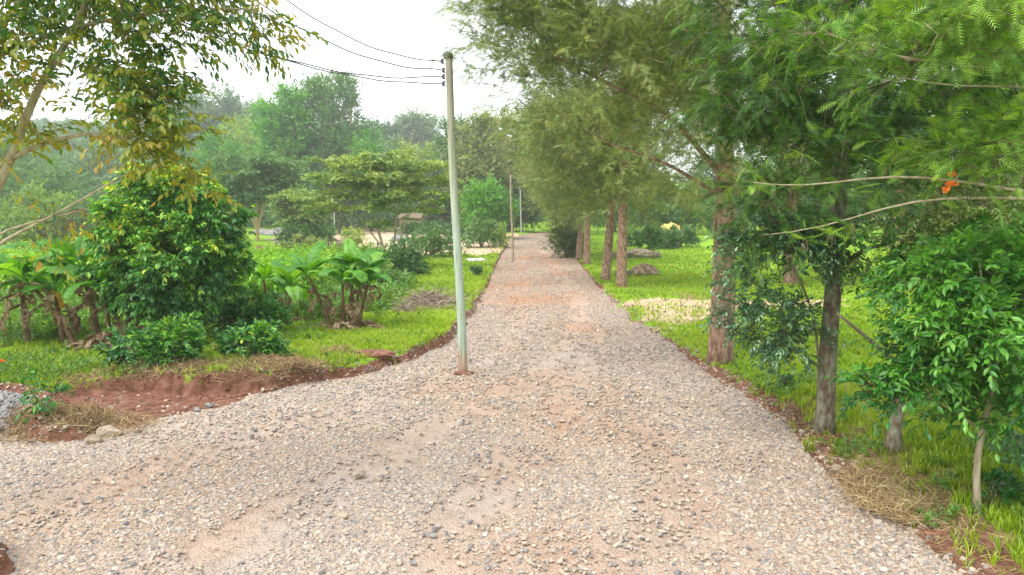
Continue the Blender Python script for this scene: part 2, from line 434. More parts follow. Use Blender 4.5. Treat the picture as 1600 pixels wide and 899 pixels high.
def ground_mat():
    m, nt, new, ln = newmat('ground')
    tc = new('ShaderNodeTexCoord')
    def nz(s, d=6, r=.5):
        n = new('ShaderNodeTexNoise'); n.inputs['Scale'].default_value = s; n.inputs['Detail'].default_value = d; n.inputs['Roughness'].default_value = r
        ln(tc.outputs['Object'], n.inputs[0]); return n.outputs[0]
    def attr(k):
        a = new('ShaderNodeAttribute'); a.attribute_name = k; return a.outputs['Fac']
    def mix(f, a, b):
        x = new('ShaderNodeMix'); x.data_type = 'RGBA'; ln(f, x.inputs[0]); ln(a, x.inputs[6]); ln(b, x.inputs[7]); return x.outputs[2]
    def sharp(a, n, k=.35):
        x = new('ShaderNodeMath'); x.operation = 'MULTIPLY_ADD'; ln(n, x.inputs[0]); x.inputs[1].default_value = k; x.inputs[2].default_value = -k / 2
        y = new('ShaderNodeMath'); y.operation = 'ADD'; ln(a, y.inputs[0]); ln(x.outputs[0], y.inputs[1])
        r = new('ShaderNodeMapRange'); r.inputs[1].default_value = .35; r.inputs[2].default_value = .65; ln(y.outputs[0], r.inputs[0]); return r.outputs[0]
    g1 = ramp(nt, [(.25, (.11, .21, .006)), (.5, (.21, .35, .008)), (.75, (.31, .45, .015))], nz(.35, 8, .65))
    g2 = ramp(nt, [(.3, (.07, .18, .01)), (.6, (.20, .40, .015)), (.8, (.32, .42, .06))], nz(9, 8, .7))
    gm = new('ShaderNodeMix'); gm.data_type = 'RGBA'; gm.inputs[0].default_value = .5; ln(g1, gm.inputs[6]); ln(g2, gm.inputs[7])
    soil = ramp(nt, [(.3, (.08, .032, .02)), (.5, (.17, .075, .046)), (.72, (.28, .155, .105))], nz(5, 10, .65))
    sand = ramp(nt, [(.3, (.36, .24, .15)), (.55, (.53, .40, .27)), (.8, (.62, .50, .37))], nz(1.6, 9, .65))
    dry = ramp(nt, [(.3, (.10, .07, .03)), (.5, (.26, .18, .08)), (.62, (.20, .23, .05)), (.8, (.46, .36, .2))], nz(11, 10, .75))
    c = mix(sharp(attr('dry'), nz(6, 5), .9), gm.outputs[2], dry)
    c = mix(sharp(attr('sand'), nz(3, 5), .9), c, sand)
    c = mix(sharp(attr('soil'), nz(8, 5), .5), c, soil)
    b = new('ShaderNodeBsdfPrincipled'); ln(c, b.inputs['Base Color']); b.inputs['Roughness'].default_value = .95
    b.inputs['Specular IOR Level'].default_value = .2
    bp = new('ShaderNodeBump'); bp.inputs['Strength'].default_value = .8; bp.inputs['Distance'].default_value = .05
    ln(nz(14, 10, .7), bp.inputs['Height']); ln(bp.outputs[0], b.inputs['Normal'])
    o = new('ShaderNodeOutputMaterial'); ln(b.outputs[0], o.inputs[0])
    return m
ground.data.materials.append(ground_mat())

# ------------------------------------------------------------------ road
tracks = [[(250, 899), (430, 800), (600, 720), (740, 640), (830, 590), (900, 530), (905, 470), (860, 410), (840, 380)],
          [(640, 899), (740, 790), (830, 700), (880, 620), (915, 560), (930, 520)],
          [(0, 800), (150, 760), (330, 700), (520, 640), (700, 600), (800, 540), (810, 460), (815, 400)],
          [(1000, 899), (1040, 780), (1010, 680), (960, 600), (900, 520)]]
tr_w = [np.array([tuple(bpt(*p)) for p in t]) for t in tracks]
def pdist(pl, x, y):
    d = np.full(np.shape(x), 1e9)
    for (ax, ay), (bx, by) in zip(pl[:-1], pl[1:]):
        ex, ey = bx - ax, by - ay
        t = np.clip(((x - ax) * ex + (y - ay) * ey) / (ex * ex + ey * ey), 0, 1)
        d = np.minimum(d, np.hypot(x - ax - t * ex, y - ay - t * ey))
    return d
def dust(x, y):
    n = fbm(x, y, 1.7, 90, 4)
    v = .04 + sstep(.47, .66, n) * .62
    for k, t in enumerate(tr_w):
        v = np.maximum(v, (1.05, .95, .85, .8)[k] * sstep(.8, .28, pdist(t, x + (fbm(x, y, 2, 97) - .5) * .7, y) ) * (.45 + .55 * sstep(.3, .5, fbm(x, y, 1.1, 93))))
    return v
rxs = spaced(-12, 6.4, .10, -40, 9, 1.15); rys = spaced(6.5, 27, .10, -12, 150, 1.025)
RV, RF, rfd = grid(rxs, rys, lambda X, Y, fd: road_h(X, Y) - .035 * sstep(.3, .9, dust(X, Y)), keep=lambda X, Y, fd: fd[0] < .14)
road = build('road', [(RV, RF, None, 0)], [], smooth=True)
road['kind'] = 'structure'
addattr(road, 'dust', dust(RV[:, 0], RV[:, 1]))
addattr(road, 'rust', sstep(24, 36, RV[:, 1]) * sstep(95, 60, RV[:, 1]) * (.25 + .75 * sstep(.38, .62, fbm(RV[:, 0], RV[:, 1] * .5, 3.0, 160, 3))) + .22 * sstep(.58, .70, fbm(RV[:, 0], RV[:, 1], 2.6, 164, 4)) * sstep(40, 25, RV[:, 1]))
def road_mat():
    m, nt, new, ln = newmat('gravel_road')
    tc = new('ShaderNodeTexCoord'); a = new('ShaderNodeAttribute'); a.attribute_name = 'dust'
    def nz(s, d=6, r=.55):
        n = new('ShaderNodeTexNoise'); n.inputs['Scale'].default_value = s; n.inputs['Detail'].default_value = d; n.inputs['Roughness'].default_value = r
        ln(tc.outputs['Object'], n.inputs[0]); return n.outputs[0]
    vo = new('ShaderNodeTexVoronoi'); vo.inputs['Scale'].default_value = 26; ln(tc.outputs['Object'], vo.inputs[0])
    sep = new('ShaderNodeSeparateColor'); ln(vo.outputs['Color'], sep.inputs[0])
    st = ramp(nt, [(0, (.13, .13, .14)), (.25, (.27, .235, .21)), (.5, (.36, .285, .225)), (.75, (.42, .32, .24)), (1, (.48, .41, .34))], sep.outputs[0])
    du = ramp(nt, [(.3, (.31, .245, .20)), (.5, (.41, .335, .28)), (.75, (.48, .41, .355))], nz(2.2, 10, .7))
    hue = ramp(nt, [(.42, (1, 1, 1)), (.62, (.98, .80, .66))], nz(.11, 3))
    x = new('ShaderNodeMath'); x.operation = 'MULTIPLY_ADD'; ln(nz(7, 8, .7), x.inputs[0]); x.inputs[1].default_value = 1.1; ln(a.outputs['Fac'], x.inputs[2])
    r = new('ShaderNodeMapRange'); r.inputs[1].default_value = .55; r.inputs[2].default_value = .95; ln(x.outputs[0], r.inputs[0])
    mx = new('ShaderNodeMix'); mx.data_type = 'RGBA'; ln(r.outputs[0], mx.inputs[0]); ln(st, mx.inputs[6]); ln(du, mx.inputs[7])
    m2 = new('ShaderNodeMix'); m2.data_type = 'RGBA'; m2.blend_type = 'MULTIPLY'; m2.inputs[0].default_value = 1; ln(mx.outputs[2], m2.inputs[6]); ln(hue, m2.inputs[7])
    ra = new('ShaderNodeAttribute'); ra.attribute_name = 'rust'
    m3 = new('ShaderNodeMix'); m3.data_type = 'RGBA'; m3.blend_type = 'MULTIPLY'; ln(ra.outputs['Fac'], m3.inputs[0]); ln(m2.outputs[2], m3.inputs[6]); m3.inputs[7].default_value = (.93, .74, .60, 1)
    b = new('ShaderNodeBsdfPrincipled'); ln(m3.outputs[2], b.inputs['Base Color']); b.inputs['Roughness'].default_value = .95
    b.inputs['Specular IOR Level'].default_value = .2
    bp = new('ShaderNodeBump'); bp.inputs['Strength'].default_value = .8; bp.inputs['Distance'].default_value = .03; bp.invert = True
    b2 = new('ShaderNodeBump'); b2.inputs['Strength'].default_value = .6; b2.inputs['Distance'].default_value = .02
    ln(vo.outputs['Distance'], bp.inputs['Height']); ln(nz(40, 8, .7), b2.inputs['Height']); ln(bp.outputs[0], b2.inputs['Normal']); ln(b2.outputs[0], b.inputs['Normal'])
    o = new('ShaderNodeOutputMaterial'); ln(b.outputs[0], o.inputs[0])
    return m
road.data.materials.append(road_mat())

# ------------------------------------------------------------------ loose stones
ico = bpy.data.meshes.new('tmp')
import bmesh
bm = bmesh.new(); bmesh.ops.create_icosphere(bm, subdivisions=1, radius=1)
ICO_V = np.array([v.co[:] for v in bm.verts]); ICO_F = np.array([[v.index for v in f.verts] for f in bm.faces]); bm.free()
bm = bmesh.new(); bmesh.ops.create_icosphere(bm, subdivisions=3, radius=1)
ICO3_V = np.array([v.co[:] for v in bm.verts]); ICO3_F = np.array([[v.index for v in f.verts] for f in bm.faces]); bm.free()
bpy.data.meshes.remove(ico)
CUB_V, CUB_F = box(-.75, .75, -.75, .75, -.75, .75)
def rand_rot(n):
    a = norm(rng.normal(size=(n, 3))); return frames(a, rng.normal(size=(n, 3)))
def stones(P, size, TV, TF, flat=.62):
    n = len(P)
    L = TV[None] * (1 + .85 * (rng.random((n, len(TV), 1)) - .5)) + .42 * (rng.random((n, len(TV), 3)) - .5)
    L = L * (np.array([1.15, .85, flat]) * (1 + .5 * (rng.random((n, 1, 3)) - .5)))
    L = L * size[:, None, None]
    a = rng.random(n) * 6.283; t = rng.normal(size=(n, 2)) * .28
    up = norm(np.stack([t[:, 0], t[:, 1], np.ones(n)], 1)); Rm = frames(np.stack([np.cos(a), np.sin(a), -np.cos(a) * t[:, 0] - np.sin(a) * t[:, 1]], 1), up)
    V = np.einsum('nij,nvj->nvi', Rm, L) + P[:, None]
    F = TF[None] + (np.arange(n) * len(TV))[:, None, None]
    return V.reshape(-1, 3), F.reshape(-1, 3)
def scatter(x0, x1, y0, y1, dens, mask):
    n = int(dens * (x1 - x0) * (y1 - y0))
    x = rng.uniform(x0, x1, n); y = rng.uniform(y0, y1, n)
    vis = np.abs(x) < .92 * np.maximum(y, 0) + 1.5
    x = x[vis]; y = y[vis]
    k = mask(x, y) > rng.random(len(x))
    return x[k], y[k]
def on_road(x, y):
    dr, dp = fields(x, y)
    edge = sstep(.5, .0, -dr)
    return np.where(dr < .03, np.clip(1.0 - .95 * dust(x, y), .05, 1), 0)
chunks = []
for (y0, y1, x0, x1, d, lo, hi, T) in ((6.8, 12.5, -11, 5.6, 560, .009, .040, 'i'), (12.5, 19, -15, 5.8, 400, .011, .042, 'c'), (19, 32, -4.5, 5.6, 250, .014, .044, 'c'), (32, 62, -2.5, 6.5, 60, .02, .05, 'c'), (62, 118, -2, 7.5, 24, .025, .06, 'c')):
    x, y = scatter(x0, x1, y0, y1, d, on_road)
    s = lo + (hi - lo) * rng.random(len(x)) ** 2.0
    big = rng.random(len(x)) < .012; s[big] *= 1.5
    P = np.stack([x, y, road_h(x, y) + s * .02], 1)
    v, f = stones(P, s, *((ICO_V, ICO_F) if T == 'i' else (CUB_V, CUB_F)))
    chunks.append((v, f, None, 0))
# fines between the bigger stones
x, y = scatter(-11, 5.6, 6.8, 13, 950, lambda a, b: np.where(fields(a, b)[0] < .03, 1, 0) * (1 - .6 * dust(a, b)))
s = .004 + .007 * rng.random(len(x)) ** 2
v, f = stones(np.stack([x, y, road_h(x, y) - .035 * sstep(.3, .9, dust(x, y)) + s * .3], 1), s, CUB_V, CUB_F); chunks.append((v, f, None, 0))
# scattered chips off the road, on the soil of the pit and the verge
def off_road(x, y):
    dr, dp = fields(x, y)
    return np.where((dr > 0) & (dr < .6), .75 * sstep(.6, .0, dr) ** 1.5, 0) + np.where((dp < 0) & (dr > .1), .06, 0)
x, y = scatter(-14, 7, 7, 40, 260, off_road)
s = .010 + .035 * rng.random(len(x)) ** 2
v, f = stones(np.stack([x, y, height(x, y) + s * .1], 1), s, CUB_V, CUB_F); chunks.append((v, f, None, 0))
gravel = build('gravel', chunks, [M['stone']])
tag(gravel, 'loose crushed stones in grey, beige and rust spread over the road', 'gravel', kind='stuff')
# clods of red earth in the pit and along the cut bank
def clod_mask(x, y):
    dr, dp = fields(x, y); out = np.minimum(dr, dp)
    return np.where((dr > .02) & (out < .40), .55 * sstep(.35, .65, fbm(x, y, .8, 99)) + .1, 0)
x, y = scatter(-12, 7, 7, 45, 60, clod_mask)
s = .012 + .05 * rng.random(len(x)) ** 3
v, f = stones(np.stack([x, y, height(x, y) + s * .2], 1), s, ICO_V, ICO_F, .8)
tag(build('soil_clods', [(v, f, None, 0)], [M['clay']]), 'crumbled lumps of red earth along the cut bank and in the pit', 'soil', kind='stuff')
# heap of grey stone beyond the straw mound
x = rng.uniform(-14, -9.6, 5200); y = rng.uniform(12.2, 15.9, 5200)
k = fields(x, y)[0] < -.05; x = x[k]; y = y[k]
s = .03 + .05 * rng.random(len(x)) ** 2
v, f = stones(np.stack([x, y, road_h(x, y) + s * .3 + .10 * rng.random(len(x))], 1), s, ICO_V, ICO_F)
tag(build('gravel', [(v, f, None, 0)], [M['rock_grey']]), 'coarse blue grey rubble behind the straw mound at the road edge', 'rubble', kind='stuff')

def boulder(name, label, x, y, size, scl, mat, sink=.25, group=None, rz=0, z=None):
    V = ICO3_V.copy()
    d = norm(rng.normal(size=(11, 3)))
    for q in d:
        h = V @ q; lim = .48 + .28 * rng.random(); V = V - np.maximum(h - lim, 0)[:, None] * q
    V = V + .018 * rng.normal(size=V.shape)
    V = V * np.array(scl) * size
    c, s_ = math.cos(rz), math.sin(rz); V = V @ np.array([[c, s_, 0], [-s_, c, 0], [0, 0, 1]])
    zz = (gz(x, y) if z is None else z)
    o = build(name, [(V, ICO3_F, None, 0)], [mat], loc=(x, y, zz + size * scl[2] * (1 - 2 * sink)), smooth=False)
    return tag(o, label, 'rock', group)
def rz_(px, py):
    p = gsolve(px, py, lambda a, b: road_h(a, b)); return p
for k, (px, py, sz, scl, lab) in enumerate([
    (172, 680, .20, (1.3, .8, .75), 'largest tan boulder, flat faced, at the pit corner of the gravel'),
    (147, 692, .15, (1.1, .8, .8), 'tan boulder touching the straw mound end, lower neighbour of the largest one'),
    (326, 636, .11, (1.2, .8, .7), 'blue grey rock where the gravel meets the red pit'),
    (308, 643, .09, (1.1, .9, .7), 'small grey rock beside the blue grey one at the pit'),
    (565, 744, .12, (1.2, .7, .5), 'yellowish flat rock standing out mid road between the wheel tracks'),
    (590, 751, .10, (1.0, .8, .5), 'pale flat stone just beside the yellowish rock mid road'),
    (533, 808, .12, (1.2, .9, .5), 'round pale stone low in the gravel beyond the dusty track'),
    (1308, 742, .16, (1.1, .9, .7), 'mossy brown rock on the verge below the leaning tree')]):
    p = rz_(px, py)
    boulder('boulder', lab, p[0], p[1], sz, scl, M['rock_grey'] if 'blue grey' in lab or 'small grey' in lab else M['rock_tan'], z=float(road_h(p[0], p[1])), rz=k)

# ================================================================== FOLIAGE TOOLS
def T_(v, f): return np.array(v, float), np.array(f)
LEAF2 = T_([(0, 0, 0), (-.24, .45, .05), (0, 1, -.12), (.24, .45, .05)], [(0, 3, 2), (0, 2, 1)])
LEAFB = T_([(0, 0, 0), (-.15, .2, .03), (0, .22, -.01), (.15, .2, .03), (-.22, .5, .03), (0, .5, -.03), (.22, .5, .03), (-.13, .8, -.02), (0, .8, -.08), (.13, .8, -.02), (0, 1.05, -.2)],
           [(0, 2, 1), (0, 3, 2), (1, 2, 5), (1, 5, 4), (2, 3, 6), (2, 6, 5), (4, 5, 8), (4, 8, 7), (5, 6, 9), (5, 9, 8), (7, 8, 10), (8, 9, 10)])
def mk_frond(n, w, lw, droop=.22, fwd=.12):
    v = [(-.008, 0, 0), (.008, 0, 0), (0, 1, -droop)]; f = [(0, 1, 2)]
    for i in range(n):
        y = .12 + .86 * i / n
        z = -droop * y * y
        L = w * math.sin(math.pi * (.22 + .72 * y)) ** .8
        for s in (-1, 1):
            b = len(v)
            v += [(0, y - lw / 2, z), (0, y + lw / 2, z), (s * L, y + fwd + .3 * L, z - .10 * L - .02)]
            f += [(b, b + 1, b + 2)] if s < 0 else [(b, b + 2, b + 1)]
    return T_(v, f)
FROND = mk_frond(7, .26, .075)
FROND_M = mk_frond(4, .28, .13)
SPRIG = mk_frond(3, .36, .2)

def in_blobs(blobs, n, shell=.45, gap=.0, gs=1.2):
    """random points in a union of ellipsoids (x,y,z,rx,ry,rz[,w])"""
    b = np.array([tuple(q) + (1.0,) * (7 - len(q)) for q in blobs], float)
    w = b[:, 3] * b[:, 4] * b[:, 5]; w = w ** .8 * b[:, 6]; w /= w.sum()
    out = []
    need = n
    while need > 0:
        k = rng.choice(len(b), need * 2, p=w); d = norm(rng.normal(size=(need * 2, 3)))
        r = rng.random(need * 2) ** shell
        P = b[k, :3] + d * r[:, None] * b[k, 3:6]
        if gap > 0:
            g = vnoise(P[:, 0] + P[:, 2] * .7, P[:, 1] - P[:, 2] * .6, gs, 50) * .5 + vnoise(P[:, 2] + 31, P[:, 0] + P[:, 1], gs, 51) * .5
            P = P[g > gap]
        out.append(P[:need]); need -= len(P[:need])
    return np.concatenate(out)

class Skel:
    def __init__(s):
        s.p = []; s.par = []; s.r = []; s.L = []
    def limb(s, pts, rad, parent=-1, step=.35):
        """explicit limb; returns indices"""
        pts = np.asarray(pts, float); rad = np.asarray(rad, float)
        seg = np.linalg.norm(np.diff(pts, axis=0), axis=1); t = np.concatenate([[0], np.cumsum(seg)])
        m = max(2, int(t[-1] / step)); q = np.linspace(0, t[-1], m + 1)
        # smooth interpolation
        P = np.stack([np.interp(q, t, pts[:, k]) for k in range(3)], 1)
        for _ in range(2):
            P[1:-1] = (P[:-2] + P[1:-1] * 2 + P[2:]) / 4
        rr = np.interp(q, t, rad); ids = []
        if parent >= 0: P = P[1:]; rr = rr[1:]
        last = parent
        for a, b in zip(P, rr):
            s.p.append(a); s.par.append(last); s.r.append(b)
            s.L.append(0 if last < 0 else s.L[last] + np.linalg.norm(a - s.p[last])); last = len(s.p) - 1; ids.append(last)
        return ids
    def near(s, q):
        P = np.array(s.p); return int(np.argmin(np.linalg.norm(P - q, axis=1)))
    def grow(s, targets, alpha=.25, lift=.15, step=.45, jit=.05, up=.6, minz=None):
        P0 = np.array(s.p)
        d = np.array([np.min(np.linalg.norm(P0 - t, axis=1)) for t in targets])
        s.tips = []
        for t in np.asarray(targets)[np.argsort(d)]:
            P = np.array(s.p); L = np.array(s.L)
            dv = t - P; dist = np.linalg.norm(dv, axis=1)
            c = dist + alpha * L + up * np.maximum(0, -dv[:, 2] - .1)
            if minz is not None: c = c + 50 * (P[:, 2] < minz)
            k = int(np.argmin(c)); a = P[k]; D = dist[k]
            m = max(1, int(D / step)); last = k
            ctrl = (a + t) / 2 + np.array([0, 0, lift * D]) + rng.normal(size=3) * jit * D
            for i in range(1, m + 1):
                u = i / m
                q = (1 - u) ** 2 * a + 2 * u * (1 - u) * ctrl + u * u * t
                s.p.append(q); s.par.append(last); s.r.append(0); s.L.append(s.L[last] + D / m); last = len(s.p) - 1
            s.tips.append(last)
    def radii(s, tip=.008, pw=2.3, cap=.75):
        n = len(s.p); acc = np.zeros(n); fixed = np.array(s.r) > 0; haskid = np.zeros(n, bool)
        for i in range(n - 1, -1, -1):
            if s.par[i] >= 0: haskid[s.par[i]] = True
        r = np.array(s.r)
        for i in range(n - 1, -1, -1):
            if not haskid[i]: acc[i] = max(acc[i], tip ** pw)
            if not fixed[i]: r[i] = acc[i] ** (1 / pw)
            if s.par[i] >= 0: acc[s.par[i]] += acc[i]
        for i in range(n):
            if not fixed[i] and s.par[i] >= 0: r[i] = min(r[i], r[s.par[i]] * (cap if fixed[s.par[i]] else 1))
        s.rad = r
        return r
    def tubes(s, sides=7, trunk_sides=14, bumps=0.0, minr=0.0):
        n = len(s.p); kids = [[] for _ in range(n)]
        for i in range(n):
            if s.par[i] >= 0: kids[s.par[i]].append(i)
        done = set(); out = []
        starts = [i for i in range(n) if s.par[i] < 0]
        st = [(i, -1) for i in starts]
        while st:
            i, p = st.pop()
            ch = [p] if p >= 0 else []
            rr = []
            j = i
            while True:
                ch.append(j)
                k = kids[j]
                if not k: break
                k = sorted(k, key=lambda q: -s.rad[q] - (1 if s.r[q] > 0 and s.r[j] > 0 else 0))
                for q in k[1:]: st.append((q, j))
                j = k[0]
            if len(ch) < 2: continue
            P = [s.p[q] for q in ch]; rd = [s.rad[q] for q in ch]
            if p >= 0: rd[0] = rd[1] * 1.15
            if max(rd) < minr: continue
            big = max(rd) > .06
            v, f = tube(P, rd, trunk_sides if big else (sides if max(rd) > .02 else 4), bumps if big else 0)
            out.append((v, f, None, 0))
        return out

def sprays(S, D, L, n, leaf, size, droop=.3, side=.9, tint=None, tilt=.5, tw_r=.006, jitter=.3, tipgrow=0.0, flatness=.6, hang=0.0):
    """twigs from S along D of length L, each with n leaves; returns leaf chunk, twig chunk"""
    N = len(S); D = norm(D); L = np.broadcast_to(L, (N,))
    down = np.zeros((N, 3)); down[:, 2] = -1
    Mi = S + D * (L * .5)[:, None] + down * (droop * L * .25)[:, None]
    E = S + D * L[:, None] + down * (droop * L)[:, None]
    t = np.linspace(.12, 1, n)[None, :, None]
    P = (1 - t) ** 2 * S[:, None] + 2 * t * (1 - t) * (2 * Mi - .5 * S - .5 * E)[:, None] + t * t * E[:, None]
    T = norm(2 * (1 - t) * ((2 * Mi - .5 * S - .5 * E) - S)[:, None] + 2 * t * (E - (2 * Mi - .5 * S - .5 * E))[:, None])
    u = norm(np.cross(T, np.array([0, 0, 1.0]) + .35 * rng.normal(size=(N, 1, 3))))
    w = np.cross(u, T)
    sg = np.where(np.arange(n) % 2 == 0, 1.0, -1.0)[None, :, None]
    th = rng.normal(size=(N, n, 1)) * (1.2 * (1 - flatness)) 
    out = (np.cos(th) * u * sg + np.sin(th) * w)
    k = side * (1 - .75 * t ** 3)
    A = norm(T + k * 1.3 * out + jitter * rng.normal(size=(N, n, 3)) + np.array([0, 0, -hang]))
    nr = norm(w + tilt * rng.normal(size=(N, n, 3)))
    sz = size * (1 + .5 * (rng.random((N, n)) - .5)) * (1 + tipgrow * (t[..., 0] - .5))
    tt = (.5 if tint is None else np.broadcast_to(tint, (N,))[:, None]) + .12 * rng.normal(size=(N, n)) + .12 * (t[..., 0] - .5)
    V, F, tn = inst(leaf[0], leaf[1], P.reshape(-1, 3), frames(A.reshape(-1, 3), nr.reshape(-1, 3)), sz.ravel(), tt.ravel())
    tv, tf = twig_tubes(S, Mi, E, tw_r)
    return (V, F, np.clip(tn, 0, 1), 0), (tv, tf, None, 1)

def make_tree(root, trunk, blobs, ntargets, nsprays, nleaf, leaf, size, leafm, barkm, tip=.008, spray_len=.6, droop=.3, shell=.45,
              gap=0, gs=1.2, alpha=.25, lift=.15, center=None, outw=.9, upw=.25, limbs=(), minz=None, tintfn=None, side=.9, tilt=.5, up=.6,
              bumps=.06, twr=.006, scatter_r=.35, hang=0, base_tint=.5, flare=1.25, trunk_name='trunk', crown_name='crown', minr=0, jitter=.3, flatness=.6, crown_mats=None, zf=.7, dz=1.0):
    """trunk: list of (x,y,z,r) relative to root"""
    sk = Skel()
    tr = np.array(trunk, float)
    if flare:
        k0 = tr[0].copy(); k0[2] -= .15; k0[3] *= flare * 1.05
        k1 = tr[0].copy(); k1[3] *= flare
        k2 = tr[0] + (tr[1] - tr[0]) * min(.5, .35 / max(.36, tr[1][2] - tr[0][2])); k2[3] = tr[0][3]
        tr = np.vstack([k0, k1, k2, tr[1:]])
    sk.limb(tr[:, :3], tr[:, 3], step=.3 if tr[-1][2] < 6 else .5)
    for lb in limbs:
        lb = np.array(lb, float); q = sk.near(lb[0, :3])
        lb[0, :3] = sk.p[q]
        sk.limb(lb[:, :3], lb[:, 3], parent=q)
    if ntargets:
        tg = in_blobs(blobs, ntargets, shell, gap, gs)
        sk.grow(tg, alpha=alpha, lift=lift, minz=minz, up=up, step=.45 if len(tg) < 220 else .7)
    sk.radii(tip)
    build(trunk_name, sk.tubes(bumps=bumps, minr=minr), [barkm], root, smooth=True)
    # sprays start from thin wood and from points of the crown volume near it
    P = np.array(sk.p); rad = sk.rad; parr = np.array(sk.par)
    fixed = np.array(sk.r) > 0
    ends = np.array(sk.tips) if ntargets else np.where(~fixed)[0]
    if not ntargets:
        ends = np.where(rad < max(.02, np.sort(rad)[int(len(rad) * .6)]))[0]
    thin = np.where((rad < tip * 3.2) & ~fixed)[0]
    if len(thin) < 5: thin = ends
    pool = np.concatenate([ends, ends, thin])
    idx = rng.choice(pool, nsprays)
    S = P[idx] + rng.normal(size=(nsprays, 3)) * scatter_r * np.array([1, 1, zf])
    bl = np.array([q[:6] for q in blobs], float)
    kb = np.argmin(np.linalg.norm((S[:, None] - bl[None, :, :3]) / bl[None, :, 3:6], axis=2), axis=1)
    C = bl[kb, :3] - np.array([0, 0, .4]) * bl[kb, 5:6]
    rel = (S - C) / bl[kb, 3:6]
    D = norm(norm(S - C) * outw + np.array([0, 0, upw]) + rng.normal(size=S.shape) * .55)
    D = norm(D * np.array([1, 1, dz]))
    tint = np.full(nsprays, base_tint)
    tint = tint + .46 * (vnoise(S[:, 0] + S[:, 2], S[:, 1] + S[:, 2] * .6, .9, 70) - .5)
    if tintfn: tint = tint + tintfn(S, rel)
    lc, tc = sprays(S, D, spray_len * (.6 + .8 * rng.random(nsprays)), nleaf, leaf, size, droop, side=side, tint=tint, tilt=tilt, tw_r=twr, hang=hang, jitter=jitter, flatness=flatness)
    build(crown_name, [lc, tc], [leafm, M['twig'] if crown_mats is None else crown_mats], root)
    return sk

# ================================================================== GRASS
def tuft(nb, h, lean, w, seg2=True):
    v = []; f = []
    r = np.random.default_rng(int(h * 1000 + nb))
    for i in range(nb):
        a = r.random() * 6.283; L = h * (.6 + .6 * r.random()); ln = lean * (.4 + r.random())
        dx, dy = math.cos(a), math.sin(a); bx, by = dx * h * .18 * r.random(), dy * h * .18 * r.random()
        sx, sy = -dy * w / 2, dx * w / 2
        b = len(v)
        if seg2:
            v += [(bx - sx, by - sy, -.02), (bx + sx, by + sy, -.02), (bx + dx * ln * .35 * L - sx * .8, by + dy * ln * .35 * L - sy * .8, L * .6), (bx + dx * ln * .35 * L + sx * .8, by + dy * ln * .35 * L + sy * .8, L * .6), (bx + dx * ln * L, by + dy * ln * L, L * .92)]
            f += [(b, b + 1, b + 3), (b, b + 3, b + 2), (b + 2, b + 3, b + 4)]
        else:
            v += [(bx - sx, by - sy, -.02), (bx + sx, by + sy, -.02), (bx + dx * ln * L, by + dy * ln * L, L)]
            f += [(b, b + 1, b + 2)]
    return T_(v, f)
def put_tufts(x, y, TT, smin, smax, tint=None):
    n = len(x); P = np.stack([x, y, height(x, y)], 1)
    a = rng.random(n) * 6.283
    A = np.stack([np.cos(a), np.sin(a), np.zeros(n)], 1); U = np.zeros((n, 3)); U[:, 2] = 1; U[:, :2] = .15 * rng.normal(size=(n, 2))
    t = .5 + .7 * (fbm(x, y, 2.3, 100, 4) - .5) + .2 * rng.normal(size=n) if tint is None else tint
    v, f, tn = inst(*TT, P, frames(A, U), smin + (smax - smin) * rng.random(n), np.clip(t, 0, 1))
    return (v, f, tn, 0)
def grass_mask(x, y):
    fd = fields(x, y); out = np.minimum(*fd)
    so, sa, dr = masks(x, y, fd)
    return np.where(out + (fbm(x, y, .5, 112) - .5) * .3 > .10, 1, 0) * (1 - .93 * sa) * (1 - .85 * dr) * (1 - .8 * sstep(.4, .9, so) * sstep(.05, .4, .5 - out * .5)) * np.where(sdist(maize_poly, x, y) < -1, .15, 1) * (.35 + .65 * sstep(.3, .5, fbm(x, y, .8, 110)))
gch = []
for (x0, x1, y0, y1, d, h, w, s2) in ((-27, -1.4, 14.5, 28, 190, .13, .012, True), (4.6, 11, 6.5, 17, 230, .15, .012, True), (4.6, 20, 14, 30, 110, .11, .014, True),
                                     (-46, 0, 28, 48, 65, .14, .03, False), (4.6, 30, 30, 50, 42, .11, .03, False), (-75, 1, 48, 85, 16, .16, .05, False), (5, 48, 50, 85, 12, .14, .05, False)):
    x, y = scatter(x0, x1, y0, y1, d, grass_mask)
    gch.append(put_tufts(x, y, tuft(6 if s2 else 7, 1.0, .55, w / h, s2), h * .6, h * 1.5))
grass = build('grass', gch, [M['grass']])
tag(grass, 'short bright green grass on both banks and the lawn', 'grass', kind='stuff')
# left-bank corner tufts and weeds on shaded verge
def weed_mask(x, y):
    fd = fields(x, y); out = np.minimum(*fd)
    return np.where(out > .2, 1, 0) * sstep(.50, .62, fbm(x, y, 1.3, 120, 4)) 
wch = []
for (x0, x1, y0, y1, d) in ((4.9, 10.5, 7, 17, 42), (-17, -9.2, 15.8, 23, 60), (-16, -4, 21, 30, 34), (-11, -8.8, 14.5, 17.5, 22)):
    x, y = scatter(x0, x1, y0, y1, d, weed_mask)
    S = np.stack([x, y, height(x, y)], 1)
    D = np.stack([.5 * rng.normal(size=len(x)), .5 * rng.normal(size=len(x)), np.ones(len(x))], 1)
    lc, tc = sprays(S, D, .12 + .2 * rng.random(len(x)), 9, LEAF2, .075, .1, tint=.5 + .2 * rng.normal(size=len(x)), tw_r=.003)
    wch += [lc, tc]
under_poly = pxpoly([(375, 505), (440, 508), (500, 505), (600, 500), (650, 450), (640, 425), (540, 430), (455, 478), (360, 484)])
under2 = pxpoly([(-80, 545), (60, 540), (200, 520), (240, 480), (150, 470), (-80, 470)])
